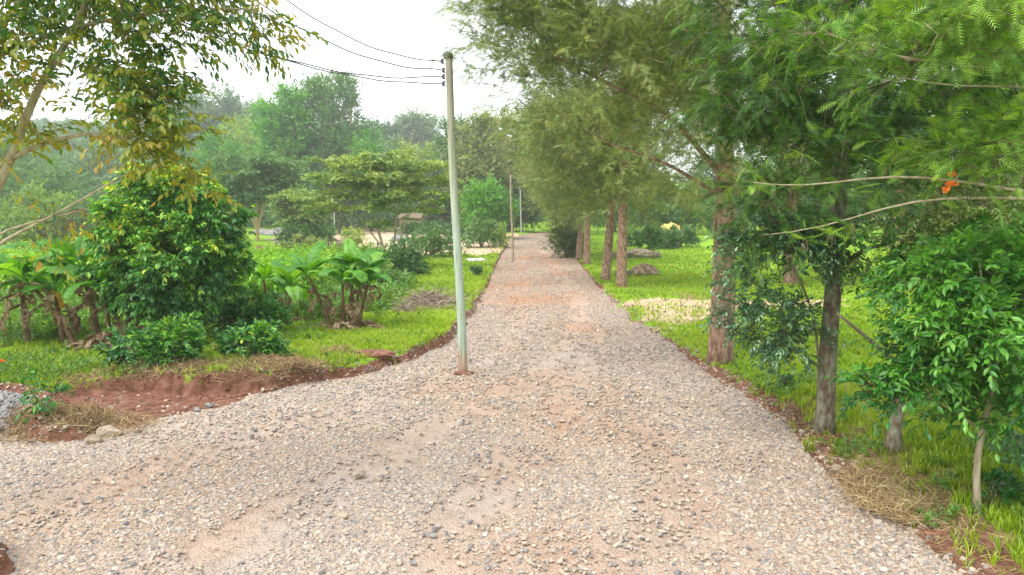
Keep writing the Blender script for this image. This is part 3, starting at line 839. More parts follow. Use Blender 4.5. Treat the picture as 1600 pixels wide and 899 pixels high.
def under_mask(x, y):
    return np.maximum(sstep(.2, -.5, sdist(under_poly, x, y)), sstep(.2, -.5, sdist(under2, x, y))) * sstep(.36, .52, fbm(x, y, 1.2, 125))
x, y = scatter(-26, -2, 20, 44, 22, under_mask)
S = np.stack([x, y, height(x, y)], 1); hh_ = .25 + .55 * rng.random(len(x))
D = np.stack([.35 * rng.normal(size=len(x)), .35 * rng.normal(size=len(x)), np.ones(len(x))], 1)
wch += list(sprays(S, D, hh_, 13, LEAFB, .15, .15, tint=.5 + .22 * rng.normal(size=len(x)), tw_r=.005, hang=.2))
def lawn_weeds(x, y):
    return grass_mask(x, y) * sstep(.55, .68, fbm(x, y, 1.0, 128, 4))
for (x0, x1, y0, y1, d) in ((-14, -1.5, 16, 40, 10), (5, 18, 8, 36, 10)):
    x, y = scatter(x0, x1, y0, y1, d, lawn_weeds)
    S = np.stack([x, y, height(x, y)], 1)
    D = np.stack([.8 * rng.normal(size=len(x)), .8 * rng.normal(size=len(x)), np.ones(len(x))], 1)
    wch += list(sprays(S, D, .10 + .14 * rng.random(len(x)), 7, LEAF2, .10, .2, tint=.35 + .25 * rng.normal(size=len(x)), tw_r=.003))
weeds = build('weeds', wch, [M['weeds'], M['twig']])
tag(weeds, 'low leafy weeds on the verge soil under the trees and banana plants', 'weeds', kind='stuff')

# straw and litter
def straw_chunk(x, y, z, L, r=.004, arch=.35, tilt=.35, tint=.5):
    n = len(x); S = np.stack([x, y, z], 1); a = rng.random(n) * 6.283
    D = norm(np.stack([np.cos(a), np.sin(a), tilt * rng.normal(size=n)], 1))
    Ls = L * (.5 + rng.random(n))
    E = S + D * Ls[:, None]; 
    Mi = (S + E) / 2 + np.stack([rng.normal(size=n) * .1, rng.normal(size=n) * .1, np.abs(rng.normal(size=n)) * arch], 1) * Ls[:, None]
    E[:, 2] = np.maximum(E[:, 2], height(E[:, 0], E[:, 1]) + .01)
    V, F = twig_tubes(S, Mi, E, r * (.6 + .8 * rng.random(n)))
    t = np.repeat(np.clip(tint + .22 * rng.normal(size=n), 0, 1), 9)
    return (V, F, t, 0)
def litter_mask(x, y):
    fd = fields(x, y); out = np.minimum(*fd)
    so, sa, dr = masks(x, y, fd)
    return np.where(out > .05, 1, 0) * np.clip(dr + .4 * sa * (y < 30) + .03 + .6 * (x > 4) * sstep(1.6, .3, out), 0, 1)
lch = []
for (x0, x1, y0, y1, d, L, r) in ((4.6, 10, 6.5, 17, 170, .15, .0045), (-15, -3, 15, 21, 560, .24, .006), (4.6, 16, 17, 34, 22, .2, .006), (-12, -1.5, 21, 40, 4, .25, .008)):
    x, y = scatter(x0, x1, y0, y1, d, litter_mask)
    lch.append(straw_chunk(x, y, height(x, y) + .01, L, r, .2, .15))
tag(build('straw_litter', lch, [M['straw']]), 'dry cut grass and twigs littering the bare banks of the road', 'straw', kind='stuff')

def straw_pile(label, px, py, wx, wy, h, n, z0=None, tint=.55, L=.3, mound=True, name='straw_pile', cat='straw pile', road_level=False):
    p = gsolve(px, py, road_h) if road_level else gnd(px, py)
    cx, cy = p[0], p[1]
    hh = road_h if road_level else height
    root = thing(name, label, cat, (cx, cy, float(hh(np.array([cx]), np.array([cy]))[0])))
    V = ICO3_V.copy(); V = V * (1 + .25 * (vnoise(V[:, 0] * 3 + V[:, 2] * 2, V[:, 1] * 3, .8, 130)[:, None] - .5))
    wob = lambda Q: 1 + .9 * (vnoise(Q[:, 0] * 2.2 + Q[:, 2] + cx, Q[:, 1] * 2.2 + cy, 1.0, 133) - .5)
    V = V * wob(V)[:, None] * np.array([wx, wy, h]) * .78; V[:, 2] = np.maximum(V[:, 2], -.1)
    build('mound', [(V, ICO3_F, None, 0)], [M['clay'] if mound else M['straw']], root, smooth=True)
    d = norm(rng.normal(size=(n, 3))); d[:, 2] = np.abs(d[:, 2])
    S = d * wob(d)[:, None] * np.array([wx, wy, h]) * (.78 + .3 * rng.random((n, 1)) ** 2)
    a = norm(np.cross(d, rng.normal(size=(n, 3))) + .25 * rng.normal(size=(n, 3)))
    Ls = L * (.35 + 1.3 * rng.random(n) ** 2); E = S + a * Ls[:, None] - np.array([0, 0, .25]) * Ls[:, None]
    E[:, 2] = np.maximum(E[:, 2], 0.01)
    Mi = (S + E) / 2 + d * (.25 * Ls)[:, None]
    v, f = twig_tubes(S, Mi, E, .003 + .006 * rng.random(n) ** 2)
    m = n // 2; q = rng.random(m) ** .6 * 1.7 + .3; th = rng.random(m) * 6.283
    hx = cx + wx * q * np.cos(th); hy_ = cy + wy * q * np.sin(th)
    bz = float(hh(np.array([cx]), np.array([cy]))[0])
    hc_ = straw_chunk(hx, hy_, np.maximum(height(hx, hy_), hh(hx, hy_)) + .015, L * .8, .004, .15, .12, tint)
    hc_ = (hc_[0] - np.array([cx, cy, bz]), hc_[1], hc_[2], 0)
    build('straw', [(v, f, np.repeat(np.clip(tint + .2 * rng.normal(size=n), 0, 1), 9), 0), hc_], [M['straw']], root)
    return root
straw_pile('tan straw mound with curled dry stems beside the red pit and grey rubble', 95, 668, .9, .5, .27, 3000, tint=.55, L=.4, road_level=True)
straw_pile('heap of dry straw on the bank edge below the low dark bushes', 300, 577, 1.15, .34, .13, 2000, tint=.35)
straw_pile('pale straw heap on the bank edge beyond the red pit end', 430, 572, 1.0, .36, .14, 2000, tint=.55)
straw_pile('yellow straw heap on the verge beside the mossy rock', 1385, 780, .4, .75, .09, 1700, tint=.72, L=.32)
straw_pile('small straw heap with a dead stalk on grass near the red clod', 525, 552, .5, .35, .1, 500, tint=.6)
# red clod on the grass
p = gnd(585, 556)
V = ICO3_V * (1 + .45 * (vnoise(ICO3_V[:, 0] * 4 + ICO3_V[:, 2] * 3, ICO3_V[:, 1] * 4, .7, 131)[:, None] - .5)) * np.array([.55, .3, .13])
tag(build('soil_clod', [(V, ICO3_F, None, 0)], [M['clay']], loc=(p[0], p[1], p[2] + .03)), 'lump of red brown soil lying on the green bank', 'soil clod')

# ================================================================== POLES AND WIRES
def pole_mat():
    m, nt, new, ln = newmat('treated_pole')
    tc = new('ShaderNodeTexCoord'); sx = new('ShaderNodeSeparateXYZ'); ln(tc.outputs['Object'], sx.inputs[0])
    mp = new('ShaderNodeMapping'); mp.inputs['Scale'].default_value = (9, 9, .5); ln(tc.outputs['Object'], mp.inputs[0])
    nz = new('ShaderNodeTexNoise'); nz.inputs['Scale'].default_value = 3; nz.inputs['Detail'].default_value = 8; ln(mp.outputs[0], nz.inputs[0])
    ad = new('ShaderNodeMath'); ad.operation = 'MULTIPLY_ADD'; ln(nz.outputs[0], ad.inputs[0]); ad.inputs[1].default_value = 1.2; ln(sx.outputs['Z'], ad.inputs[2])
    mr = new('ShaderNodeMapRange'); mr.inputs[1].default_value = 0; mr.inputs[2].default_value = 9; ln(ad.outputs[0], mr.inputs[0])
    c = ramp(nt, [(.06, (.34, .20, .13)), (.115, (.40, .30, .20)), (.14, (.37, .46, .36)), (.45, (.42, .52, .42)), (.68, (.40, .42, .31)), (.9, (.30, .27, .21))], mr.outputs[0])
    g = ramp(nt, [(.28, (.35, .32, .28)), (.40, (.75, .74, .7)), (.6, (1, 1, 1))], nz.outputs[0])
    mx = new('ShaderNodeMix'); mx.data_type = 'RGBA'; mx.blend_type = 'MULTIPLY'; mx.inputs[0].default_value = .8; ln(c, mx.inputs[6]); ln(g, mx.inputs[7])
    b = new('ShaderNodeBsdfPrincipled'); ln(mx.outputs[2], b.inputs['Base Color']); b.inputs['Roughness'].default_value = .85
    bp = new('ShaderNodeBump'); bp.inputs['Strength'].default_value = .5; bp.inputs['Distance'].default_value = .01; ln(nz.outputs[0], bp.inputs['Height']); ln(bp.outputs[0], b.inputs['Normal'])
    o = new('ShaderNodeOutputMaterial'); ln(b.outputs[0], o.inputs[0]); return m
M['pole'] = pole_mat()
def pole_post(base, top, r0, r1, mat, parent):
    n = 24; t = np.linspace(0, 1, n)[:, None]
    B = np.array([0, 0, -.2]); Tp = np.array(top) - np.array(base)
    P = B * (1 - t) + Tp * t; P[:, 0] += .02 * np.sin(t[:, 0] * 7); 
    v, f = tube(P, r0 + (r1 - r0) * t[:, 0], 16, .03)
    return build('post', [(v, f, None, 0)], [mat], parent, smooth=True)
pb = gsolve(724, 583, road_h); ptop = at(700.5, 85, pb[1] - .1)
pole = thing('utility_pole', 'tall pale green timber pole with four wires standing in the road edge', 'utility pole', pb, group='poles along the road')
pole_post(pb, ptop, .118, .086, M['pole'], pole)
V = ICO3_V * (1 + .5 * (vnoise(ICO3_V[:, 0] * 4, ICO3_V[:, 1] * 4, .7, 146)[:, None] - .5)) * np.array([.24, .22, .05])
build('earth_collar', [(V, ICO3_F, None, 0)], [M['clay']], pole, smooth=True)
# cap, insulators
rel = ptop - pb
v, f = tube([rel + [0, 0, -.10], rel + [0, 0, .01], rel + [.01, 0, .05]], [.115, .13, .09], 12, .25)
build('cap', [(v, f, None, 0)], [M['metal']], pole)
ins_px = [(691, 96), (693, 110), (693, 120), (693, 131)]
att = []
for px, py in ins_px:
    q = at(px, py, pb[1] - .1) - pb
    v, f = tube([q + [0, 0, -.055], q + [0, 0, -.03], q, q + [0, 0, .03], q + [0, 0, .055]], [.03, .045, .024, .045, .03], 12)
    io = build('insulator', [(v, f, None, 0)], [M['metal']], pole, smooth=True)
    pr = q.copy(); w = rel * ((q[2]) / rel[2])
    for dz in (-.06, .06):
        v, f = tube([q + [0, 0, dz], [w[0], w[1], q[2] + dz]], [.008, .008], 6)
        build('bracket', [(v, f, None, 0)], [M['metal']], io)
    att.append(q + pb)
for py in (96, 117, 128):
    q = at(703, py, pb[1] - .1) - pb
    v, f = tube([q, q + [.14 if py == 96 else .08, 0, 0]], [.006, .006], 6); build('bolt', [(v, f, None, 0)], [M['metal']], pole)
S_ = .8                                     # ground direction of the line
def on_line(px, py):
    d = ray(px, py); k = d[0] / d[1]
    D = (pb[0] + S_ * 0 - S_ * (pb[1] - .1)) ; D = (pb[0] - S_ * (pb[1] - .1)) / (k - S_)
    return at(px, py, D)
wpx = [[(640, 82), (560, 47), (490, 0)], [(620, 93), (520, 53), (440, 0)], [(600, 119), (500, 97), (380, 55), (262, 0)], [(640, 131), (560, 117), (475, 90), (370, 52), (235, 0)]]
wl = ['topmost sagging wire from the pale green pole', 'second wire down from the pale green pole top', 'third wire down, passing the brown leaved tree', 'lowest wire on the pale green pole, thickest and closest to the trees']
for a, pts, lab in zip(att, wpx, wl):
    Q = np.array([a] + [on_line(*p) for p in pts])
    s = pb[1] - Q[:, 1]
    cf = np.polyfit(s, Q[:, 2], 2)
    cf2 = np.polyfit(s[:], Q[:, 0], 1)
    ss = np.linspace(0, 10.5, 40)
    z = np.polyval(cf, ss) + (a[2] - np.polyval(cf, s[0])) * np.exp(-ss)
    P = np.stack([a[0] - S_ * ss, a[1] - ss, z], 1); P[0] = a
    P[1:, 2] += .012 * np.sin(ss[1:] * 5 + a[2] * 9)
    v, f = tube(P, np.full(len(P), .0125), 6)
    tag(build('overhead_wire', [(v, f, None, 0)], [M['wire']], smooth=True), lab, 'wire', 'overhead wires')
p2b = gsolve(801.5, 410, road_h); p2t = at(798, 273, p2b[1])
pole2 = thing('utility_pole', 'slim brown timber pole beside the road past the green bank', 'utility pole', p2b, group='poles along the road')
pole_post(p2b, p2t, .12, .085, surf('brown_pole', [(.3, (.22, .16, .11)), (.7, (.40, .33, .24))], 4, 5, .9, .3, .01, stretch=(3, 3, .5)), pole2)
for k in range(4):
    q = (p2t - p2b) * (1 - .015 - k * .03) + np.array([-.16, 0, 0])
    v, f = tube([q + [0, 0, -.05], q, q + [0, 0, .05]], [.05, .03, .05], 8); build('insulator', [(v, f, None, 0)], [M['metal']], pole2)
p3 = np.array([*bpt(814.5, 367)[:2], 0]); p3[2] = road_h(p3[0], p3[1]); p3t = at(813, 297, p3[1])
pole3 = thing('utility_pole', 'distant grey timber pole beyond the brown one, by the dark wood', 'utility pole', p3, group='poles along the road')
pole_post(p3, p3t, .13, .10, surf('grey_pole', [(.3, (.3, .3, .27)), (.7, (.5, .5, .45))], 4, 5, .9, .3, .01), pole3)
# service wires drooping from the brown pole
for k in range(5):
    a = p2t + np.array([-.18, 0, -.15 - .18 * k]); b = at(778 + k * 2.2, 300 + k * 5.5, p2b[1] + 5)
    t = np.linspace(0, 1, 16)[:, None]; P = a * (1 - t) + b * t; P[:, 2] -= (1.0 + .1 * k) * 4 * t[:, 0] * (1 - t[:, 0]) * .55
    v, f = tube(P, np.full(16, .013), 5)
    tag(build('overhead_wire', [(v, f, None, 0)], [M['wire']], smooth=True), ['topmost', 'second', 'third', 'fourth', 'lowest'][k] + ' pale slack wire drooping from the slim brown pole', 'wire', 'slack wires on the brown pole')

# ================================================================== ROW OF SILVER OAKS
def tz(px, py): 
    return gnd(px, py)
GRV = dict(leaf=FROND, size=.30, leafm=M['frond_green'], barkm=M['bark_red'], spray_len=.75, droop=.35, hang=.35, side=.8)
def rel_blob(px, py, D, rx, rz, ry, base, dy=0):
    q = at(px, py, D + dy); k = (D + dy) / 1100
    return (q[0] - base[0], q[1] - base[1], q[2] - base[2], rx * k, ry, rz * k)

# second nearest, the thick one that leans out over the road
b2 = tz(1125, 566)
t2 = thing('silver_oak_tree', 'thickest red brown trunk at the side path mouth, grey green crown leaning over the road', 'tree', b2, group='silver oak trees lining the road')
B = lambda px, py, rx, rz, ry, dy=0: rel_blob(px, py, b2[1], rx, rz, ry, b2, dy)
blobs2 = [B(1080, 110, 190, 150, 3.0), B(930, 130, 140, 120, 2.6), B(840, 60, 95, 75, 2.0), B(1000, -40, 260, 120, 3.4), B(880, -60, 160, 100, 2.6), B(1180, 60, 150, 170, 3.0), B(960, 245, 110, 60, 2.0), B(1120, 270, 90, 50, 1.6), B(1200, -180, 200, 120, 3),
          B(1060, 215, 130, 80, 2.2), B(790, 40, 55, 45, 1.2)]
make_tree(t2, [(0, 0, 0, .34), (.05, 0, 2.5, .30), (.0, .1, 5, .25), (-.1, .1, 8, .2), (-.2, 0, 12, .1), (-.3, 0, 14, .05)], blobs2, 330, 3100, 9, FROND, .28, M['frond_olive'], M['bark_red'],
          spray_len=.8, droop=.15, hang=.1, side=.9, gap=.45, gs=1.5, alpha=.12, minz=3.3, limbs=[[(0, 0, 5, .08), (-1.5, 0, 6.6, .06), (-3.3, -.2, 7.4, .045), (-5.0, 0, 8.3, .02)], [(0, 0, 4.2, .06), (-1.6, -.3, 5.3, .04), (-3.2, -.5, 5.8, .02)]], base_tint=.62, scatter_r=.4, flare=1.1,
          tintfn=lambda S, rel: -.08 * (S[:, 0] > 0) + .14 * sstep(8, 5, S[:, 2]) * (S[:, 0] < 1))

# nearest, dark green crown and slender trunk
b1 = tz(1288, 674)
t1 = thing('silver_oak_tree', 'nearest tall tree, slender mottled trunk under a dark green feathery crown', 'tree', b1, group='silver oak trees lining the road')
B = lambda px, py, rx, rz, ry, dy=0: rel_blob(px, py, b1[1], rx, rz, ry, b1, dy)
blobs1 = [B(1260, 250, 125, 100, 1.5), B(1330, 130, 170, 130, 2.0), B(1230, 120, 110, 110, 1.6), B(1380, 300, 110, 90, 1.5, .5), B(1300, -20, 220, 130, 2.4), B(1460, 60, 150, 130, 1.8, .8), B(1290, 365, 60, 40, .8), B(1350, -180, 260, 160, 2.5), B(1230, 310, 70, 50, 1.0), B(1520, 200, 110, 100, 1.5, 1.2)]
make_tree(t1, [(0, 0, 0, .165), (.0, 0, 1.5, .15), (.06, 0, 3, .14), (.1, .05, 5, .12), (.1, .1, 8, .09), (.2, .1, 11.5, .04)], blobs1, 300, 3300, 9, FROND, .245, M['frond_green'], M['bark_grey'],
          spray_len=.65, droop=.3, hang=.25, side=.85, gap=.47, gs=1.0, alpha=.12, minz=2.3, scatter_r=.28, base_tint=.44, limbs=[[(.1, 0, 2.9, .05), (.6, -.1, 3.5, .035), (1.3, -.2, 3.4, .02)]])

# mid distance pair
def mid_oak(px, py, label, lean=0, r=.3, seed_blobs=None, n=2600):
    b = tz(px, py)
    t = thing('silver_oak_tree', label, 'tree', b, group='silver oak trees lining the road')
    bl = seed_blobs
    make_tree(t, [(0, 0, 0, r), (lean * .25, 0, 2.5, r * .9), (lean * .5, 0, 5, r * .75), (lean, 0, 9, r * .5), (lean * 1.2, 0, 13.5, r * .2)], bl, 260, n, 9, FROND_M, .34, M['frond_olive'], M['bark_red'],
              spray_len=.95, droop=.15, hang=.08, side=.9, gap=.47, gs=1.8, alpha=.12, minz=3.6, scatter_r=.55, twr=.01, tip=.012, base_tint=.62)
    return t
bl3 = [(-1, 0, 8, 4.6, 4.2, 2.8), (0, 0, 12, 5.2, 4.5, 3.6), (-2.8, 0, 12.5, 4.5, 3.5, 3.5), (1.8, .5, 7, 3.2, 3.2, 2.4), (-2.6, -1, 6.8, 2.6, 2.6, 1.6), (0, 0, 5.2, 2.8, 2.6, 1.0), (2.5, 0, 11, 3.5, 3.5, 3)]
t3 = mid_oak(971, 449, 'front straight trunk of the close pair, beside the two log piles', 0, .31, bl3)
bl4 = [(-1.5, 0, 8, 4.2, 4.2, 2.6), (-1.2, 0, 12.5, 5, 4.5, 4), (-3.5, 0, 10, 3, 3, 2.6), (1, .5, 7.5, 3, 3, 2.2), (-.3, 0, 5.4, 2.6, 2.6, 1.1), (-2.5, .5, 14.5, 3.5, 3.5, 2.5)]
t4 = mid_oak(946, 438, 'rear trunk of the close pair, leaning away from the road', .75, .31, bl4)
row = [(917, 413, 2.1, 1.0, 'slim clean trunk standing just past the leaning pair'), (904, 406, .7, .92, 'broad trunk in the group of three past the pair'), (893, 401, 4.2, .95, 'shaded trunk at the dark bush, end of the group of three'),
       (882, 391, 5.5, 1.05, 'tree directly past the dark bush, crown over the road'), (876, 384, 3.0, .9, 'tree in the far row, nearer of the two pale trunks')]
for i, (px, py, rz, s, lab) in enumerate(row):
    src = t3 if i % 2 == 0 else t4
    src2 = t3
    p = tz(px, py)
    dup(src2 if i in (0, 2, 4) else t4, (p[0], p[1], p[2]), rz, s, lab)
far_lab = ['small olive crown over the far bend of the road', 'hazy crown where the road narrows', 'hazy crown next to last before the dark tunnel', 'hazy crown at the mouth of the dark tunnel', 'last hazy crown beyond the dark tunnel mouth']
for i, y in enumerate((100, 113, 127, 143, 162)):
    x = 7.2 + .012 * y
    dup(t3 if i % 2 else t4, (x, y, gz(x, y)), 1.3 * i + .4, (.95, 1.05, .9, 1.0, 1.05)[i], far_lab[i])

# dark bush at the foot of the group of three
def bush(name, label, cat, px, py, w, h, leafm, n=420, nl=9, size=.14, leaf=LEAF2, base=None, dy=0, stems=5, tint=.5, spread=1.0, group=None, flat=1.0, bark='twig', ztop=None, tintfn=None, lowz=.15, spl=.35):
    b = tz(px, py) if base is None else np.array(base)
    t = thing(name, label, cat, b, group=group)
    sk = Skel(); m = 0
    q_ = lambda: rng.uniform(-.12, .12) * w
    blobs = [(q_(), 0, h * .58, w * .34, w / 2 * spread, h * .42), (q_() + w * .3, 0, h * rng.uniform(.3, .6), w * .2, w * .25 * spread, h * .34), (q_() - w * .32, 0, h * rng.uniform(.25, .55), w * .2, w * .25 * spread, h * .3), (w * .16, 0, h * .34, w * .3, w * .35 * spread, h * .3), (-w * .18, w * .05, h * .36, w * .28, w * .33 * spread, h * .3), (q_(), -w * .1, h * .26, w * .36, w * .36 * spread, h * .24)]
    limbs = []
    for k in range(stems):
        a = 6.283 * k / stems + rng.random(); rr = w * .25
        limbs.append([(0, 0, .02, .02 * h + .008), (math.cos(a) * rr * .5, math.sin(a) * rr * .5 * spread, h * .3, .015 * h + .006), (math.cos(a) * rr, math.sin(a) * rr * spread, h * .62, .008)])
    make_tree(t, [(0, 0, 0, .02 * h + .02), (0, 0, h * .25, .018 * h + .012), (0, 0, h * .6, .01)], blobs, max(30, n // 8), n, nl, leaf, size, leafm, M[bark], tip=.005, spray_len=spl * (.6 + h * .15), droop=.2,
              shell=.4, alpha=.1, limbs=limbs, gap=.30, gs=max(.35, w * .16), scatter_r=.07 * h + .05, base_tint=tint, flare=0, bumps=0, trunk_name='stems', crown_name='foliage', twr=.004, tintfn=tintfn)
    return t
bush('bush', 'dark tangled bush hugging the road at the foot of three trunks', 'bush', 886, 404, 3.4, 4.6, M['frond_olive'], 700, 8, .28, tint=.25, spl=.6)

# ================================================================== NEAR RIGHT TREES
def pl(px, py, D, base):
    return tuple(at(px, py, D) - np.array(base))
# leaning tree with olive small leaves
b0 = tz(1394, 706)
t0 = thing('leaning_tree', 'leaning grey trunk with a bent side limb, behind the broad leaved sapling', 'tree', b0)
D0 = b0[1]
B = lambda px, py, rx, rz, ry, dy=0: rel_blob(px, py, D0, rx, rz, ry, b0, dy)
P_ = lambda px, py, r, dy=0: (*pl(px, py, D0 + dy, b0), r)
make_tree(t0, [(0, 0, 0, .11), P_(1407, 588, .10), P_(1425, 540, .10), P_(1462, 470, .095), P_(1500, 425, .085), P_(1545, 370, .07, .3), P_(1590, 290, .05, .5), P_(1640, 200, .03, .8)],
          [B(1480, 350, 120, 60, 1.0), B(1580, 340, 90, 80, 1.1, .5), B(1400, 405, 50, 30, .7), B(1600, 230, 120, 90, 1.2, .8)], 90, 900, 11, LEAF2, .085, M['frond_olive'], M['bark_grey'],
          spray_len=.45, droop=.35, hang=.2, gap=.3, base_tint=.5, scatter_r=.2, limbs=[[P_(1407, 588, .045), P_(1396, 570, .045), P_(1374, 540, .038), P_(1345, 520, .03), P_(1308, 490, .022)], [P_(1425, 545, .03), P_(1450, 528, .02), P_(1480, 520, .012)],
          [P_(1462, 470, .045), P_(1420, 440, .03), P_(1390, 400, .02)]], minz=1.8, twr=.004)
# broad leaved sapling
bs = tz(1530, 803)
ts = thing('broadleaf_sapling', 'young tree with big glossy green leaves on a thin pale curved stem', 'tree', bs)
Ds = bs[1]
B = lambda px, py, rx, rz, ry, dy=0: rel_blob(px, py, Ds, rx, rz, ry, bs, dy)
P_ = lambda px, py, r, dy=0: (*pl(px, py, Ds + dy, bs), r)
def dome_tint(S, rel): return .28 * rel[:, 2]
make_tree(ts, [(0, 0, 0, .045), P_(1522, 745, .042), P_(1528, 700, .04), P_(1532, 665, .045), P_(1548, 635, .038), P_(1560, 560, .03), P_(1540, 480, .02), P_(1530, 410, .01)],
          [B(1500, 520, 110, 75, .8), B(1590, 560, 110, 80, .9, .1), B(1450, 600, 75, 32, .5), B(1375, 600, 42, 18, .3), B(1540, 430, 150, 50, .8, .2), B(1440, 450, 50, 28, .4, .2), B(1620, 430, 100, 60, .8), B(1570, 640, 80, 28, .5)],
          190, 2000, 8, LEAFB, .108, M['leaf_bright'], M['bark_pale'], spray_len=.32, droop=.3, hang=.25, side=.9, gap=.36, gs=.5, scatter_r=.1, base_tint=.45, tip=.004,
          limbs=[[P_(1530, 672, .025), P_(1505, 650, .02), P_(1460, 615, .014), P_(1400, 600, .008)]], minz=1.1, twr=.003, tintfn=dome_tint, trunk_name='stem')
# second layer of broad leaves higher on the right edge
bt = (gnd(1598, 760))
bt = np.array([9.6, 11.3, gz(9.6, 11.3)])
tt_ = thing('broadleaf_tree', 'broad leaved tree at the frame edge with pale new leaves over the sapling', 'tree', bt)
B = lambda px, py, rx, rz, ry, dy=0: rel_blob(px, py, bt[1], rx, rz, ry, bt, dy)
make_tree(tt_, [(0, 0, 0, .08), (0, 0, 1.5, .07), (-.3, 0, 2.6, .06), (-.5, 0, 4, .04)], [B(1480, 390, 90, 26, .8), B(1400, 380, 70, 24, .6), B(1560, 380, 80, 32, .9), B(1450, 440, 80, 30, .6), B(1640, 420, 120, 60, 1.2)], 80, 520, 8, LEAFB, .12, M['leaf_bright'], M['bark_grey'],
          spray_len=.4, droop=.25, hang=.2, scatter_r=.14, base_tint=.68, minz=1.3, twr=.003, gap=.2)
# coffee like sapling in front of the trunks
bc = tz(1262, 655)
tc_ = thing('leafy_sapling', 'straggly sapling with small dark leaves and dry stalks between the two nearest trunks', 'tree', bc)
Dc = bc[1]
B = lambda px, py, rx, rz, ry, dy=0: rel_blob(px, py, Dc - .9, rx, rz, ry, bc, dy)
P_ = lambda px, py, r, dy=0: (*pl(px, py, Dc + dy, bc), r)
make_tree(tc_, [P_(1278, 655, .03), P_(1280, 560, .028), P_(1270, 480, .024, -.4), P_(1240, 420, .02, -.7), P_(1215, 360, .01, -.8)],
          [B(1225, 500, 70, 50, .5), B(1180, 440, 55, 40, .4), B(1255, 400, 60, 60, .5), B(1200, 365, 60, 30, .4), B(1150, 400, 35, 40, .3), B(1250, 540, 45, 30, .4), B(1290, 380, 60, 40, .5), B(1150, 490, 25, 20, .25)], 130, 1250, 9, LEAFB, .085, M['leaf_coffee'], M['bark_pale'],
          spray_len=.34, droop=.35, hang=.3, side=.9, gap=.34, gs=.5, scatter_r=.09, base_tint=.5, flare=0, tip=.004, minz=1.0, twr=.003, trunk_name='stem')
P2 = lambda px, py, D: at(px, py, D) - np.array(bc)
# right edge low leaves
bush('bush', 'pale leaved low shrub at the frame edge beside the thin sapling stem', 'bush', 0, 0, .9, 1.1, M['leaf_coffee'], 110, 8, .10, LEAFB, base=(7.35, 9.45, gz(7.35, 9.45)), tint=.8, stems=4, spl=.3)
bush('bush', 'small bush of dark leaves sprouting at the foot of the thin sapling', 'bush', 1548, 795, .45, .4, M['leaf_bright'], 40, 6, .11, LEAFB, tint=.25, stems=3, spl=.2)
bush('bush', 'small weedy sprig in front of the thick trunk by the road edge', 'bush', 1215, 612, .5, .35, M['leaf_mid'], 40, 7, .09, LEAFB, tint=.4, stems=3, spl=.2)

# near silver oak at the frame edge with long bare boughs and orange flowers
bn = np.array([9.3, 9.6, gz(9.3, 9.6)])
tn = thing('silver_oak_tree', 'silver oak at the frame edge reaching long bare boughs with orange flowers over the verge', 'tree', bn, group='silver oak trees lining the road')
DN = 8.4
P_ = lambda px, py, r, D=DN: (*pl(px, py, D, bn), r)
B = lambda px, py, rx, rz, ry, dy=0: rel_blob(px, py, DN, rx, rz, ry, bn, dy)
limbsN = [
    [(0, 0, 4.1, .07), P_(1600, 300, 0.0202), P_(1480, 279, 0.0158), P_(1390, 273, 0.0130), P_(1310, 284, 0.0101), P_(1235, 297, 0.0072), P_(1160, 283, 0.0036)],
    [(0, 0, 3.9, .06), P_(1600, 309, 0.0187), P_(1470, 309, 0.0144), P_(1425, 312, 0.0122), P_(1370, 328, 0.0101), P_(1320, 345, 0.0086), P_(1270, 362, 0.0065), P_(1190, 368, 0.0029)],
    [(0, 0, 5.2, .10), P_(1600, 62, 0.0252), P_(1560, 28, 0.0216), P_(1530, -5, 0.0180), P_(1480, -60, 0.0108)],
    [(0, 0, 4.9, .08), P_(1620, 80, 0.0216), P_(1540, 92, 0.0158), P_(1430, 100, 0.0130), P_(1350, 75, 0.0086), P_(1300, 55, 0.0058)],
    [(0, 0, 4.8, .07), P_(1600, 130, 0.0144), P_(1500, 140, 0.0101), P_(1400, 120, 0.0058)],
    [(0, 0, 4.6, .06), P_(1600, 210, 0.0144), P_(1530, 225, 0.0101), P_(1450, 240, 0.0058)]]
blN = [B(1420, 90, 110, 40, .8), B(1560, 120, 90, 60, .9), B(1300, 60, 90, 45, .6), B(1520, 20, 130, 45, .9), B(1560, 240, 80, 40, .6), B(1480, 225, 60, 25, .4)]
make_tree(tn, [(0, 0, 0, .17), (0, 0, 3, .15), (0, .1, 6, .12), (0, .2, 9, .06)], blN, 80, 520, 7, FROND, .225, M['frond_green'], M['bark_pale'],
          spray_len=.5, droop=.25, hang=.15, side=.75, scatter_r=.15, base_tint=.72, limbs=limbsN, minz=2.5, twr=.005, gap=.3, gs=.6, alpha=.1)
# fronds in tufts along the two bare boughs
cl = [(1255, 240, 5), (1240, 290, 5), (1180, 290, 7), (1400, 232, 8), (1385, 255, 4), (1300, 360, 8), (1330, 350, 6), (1255, 375, 4), (1490, 262, 6), (1470, 292, 6), (1540, 300, 7), (1580, 270, 7), (1450, 262, 5), (1380, 292, 3), (1500, 330, 4), (1560, 235, 8), (1590, 240, 6), (1530, 262, 6), (1180, 272, 3), (1150, 290, 3)]
Pf = []; Af = []
for px, py, n in cl:
    c = np.array(pl(px, py, DN + rng.normal() * .15, bn))
    for k in range(n):
        a = norm(rng.normal(size=3) * np.array([1, .7, .45]) + np.array([-.35, -.1, .25])); Pf.append(c + .03 * rng.normal(size=3)); Af.append(a)
Pf = np.array(Pf); Af = np.array(Af); Nf = np.zeros_like(Af); Nf[:, 2] = 1; Nf += .35 * rng.normal(size=Nf.shape)
v, f, t = inst(*FROND, Pf, frames(Af, Nf), .21 + .10 * rng.random(len(Pf)), np.clip(.78 + .15 * rng.normal(size=len(Pf)), 0, 1))
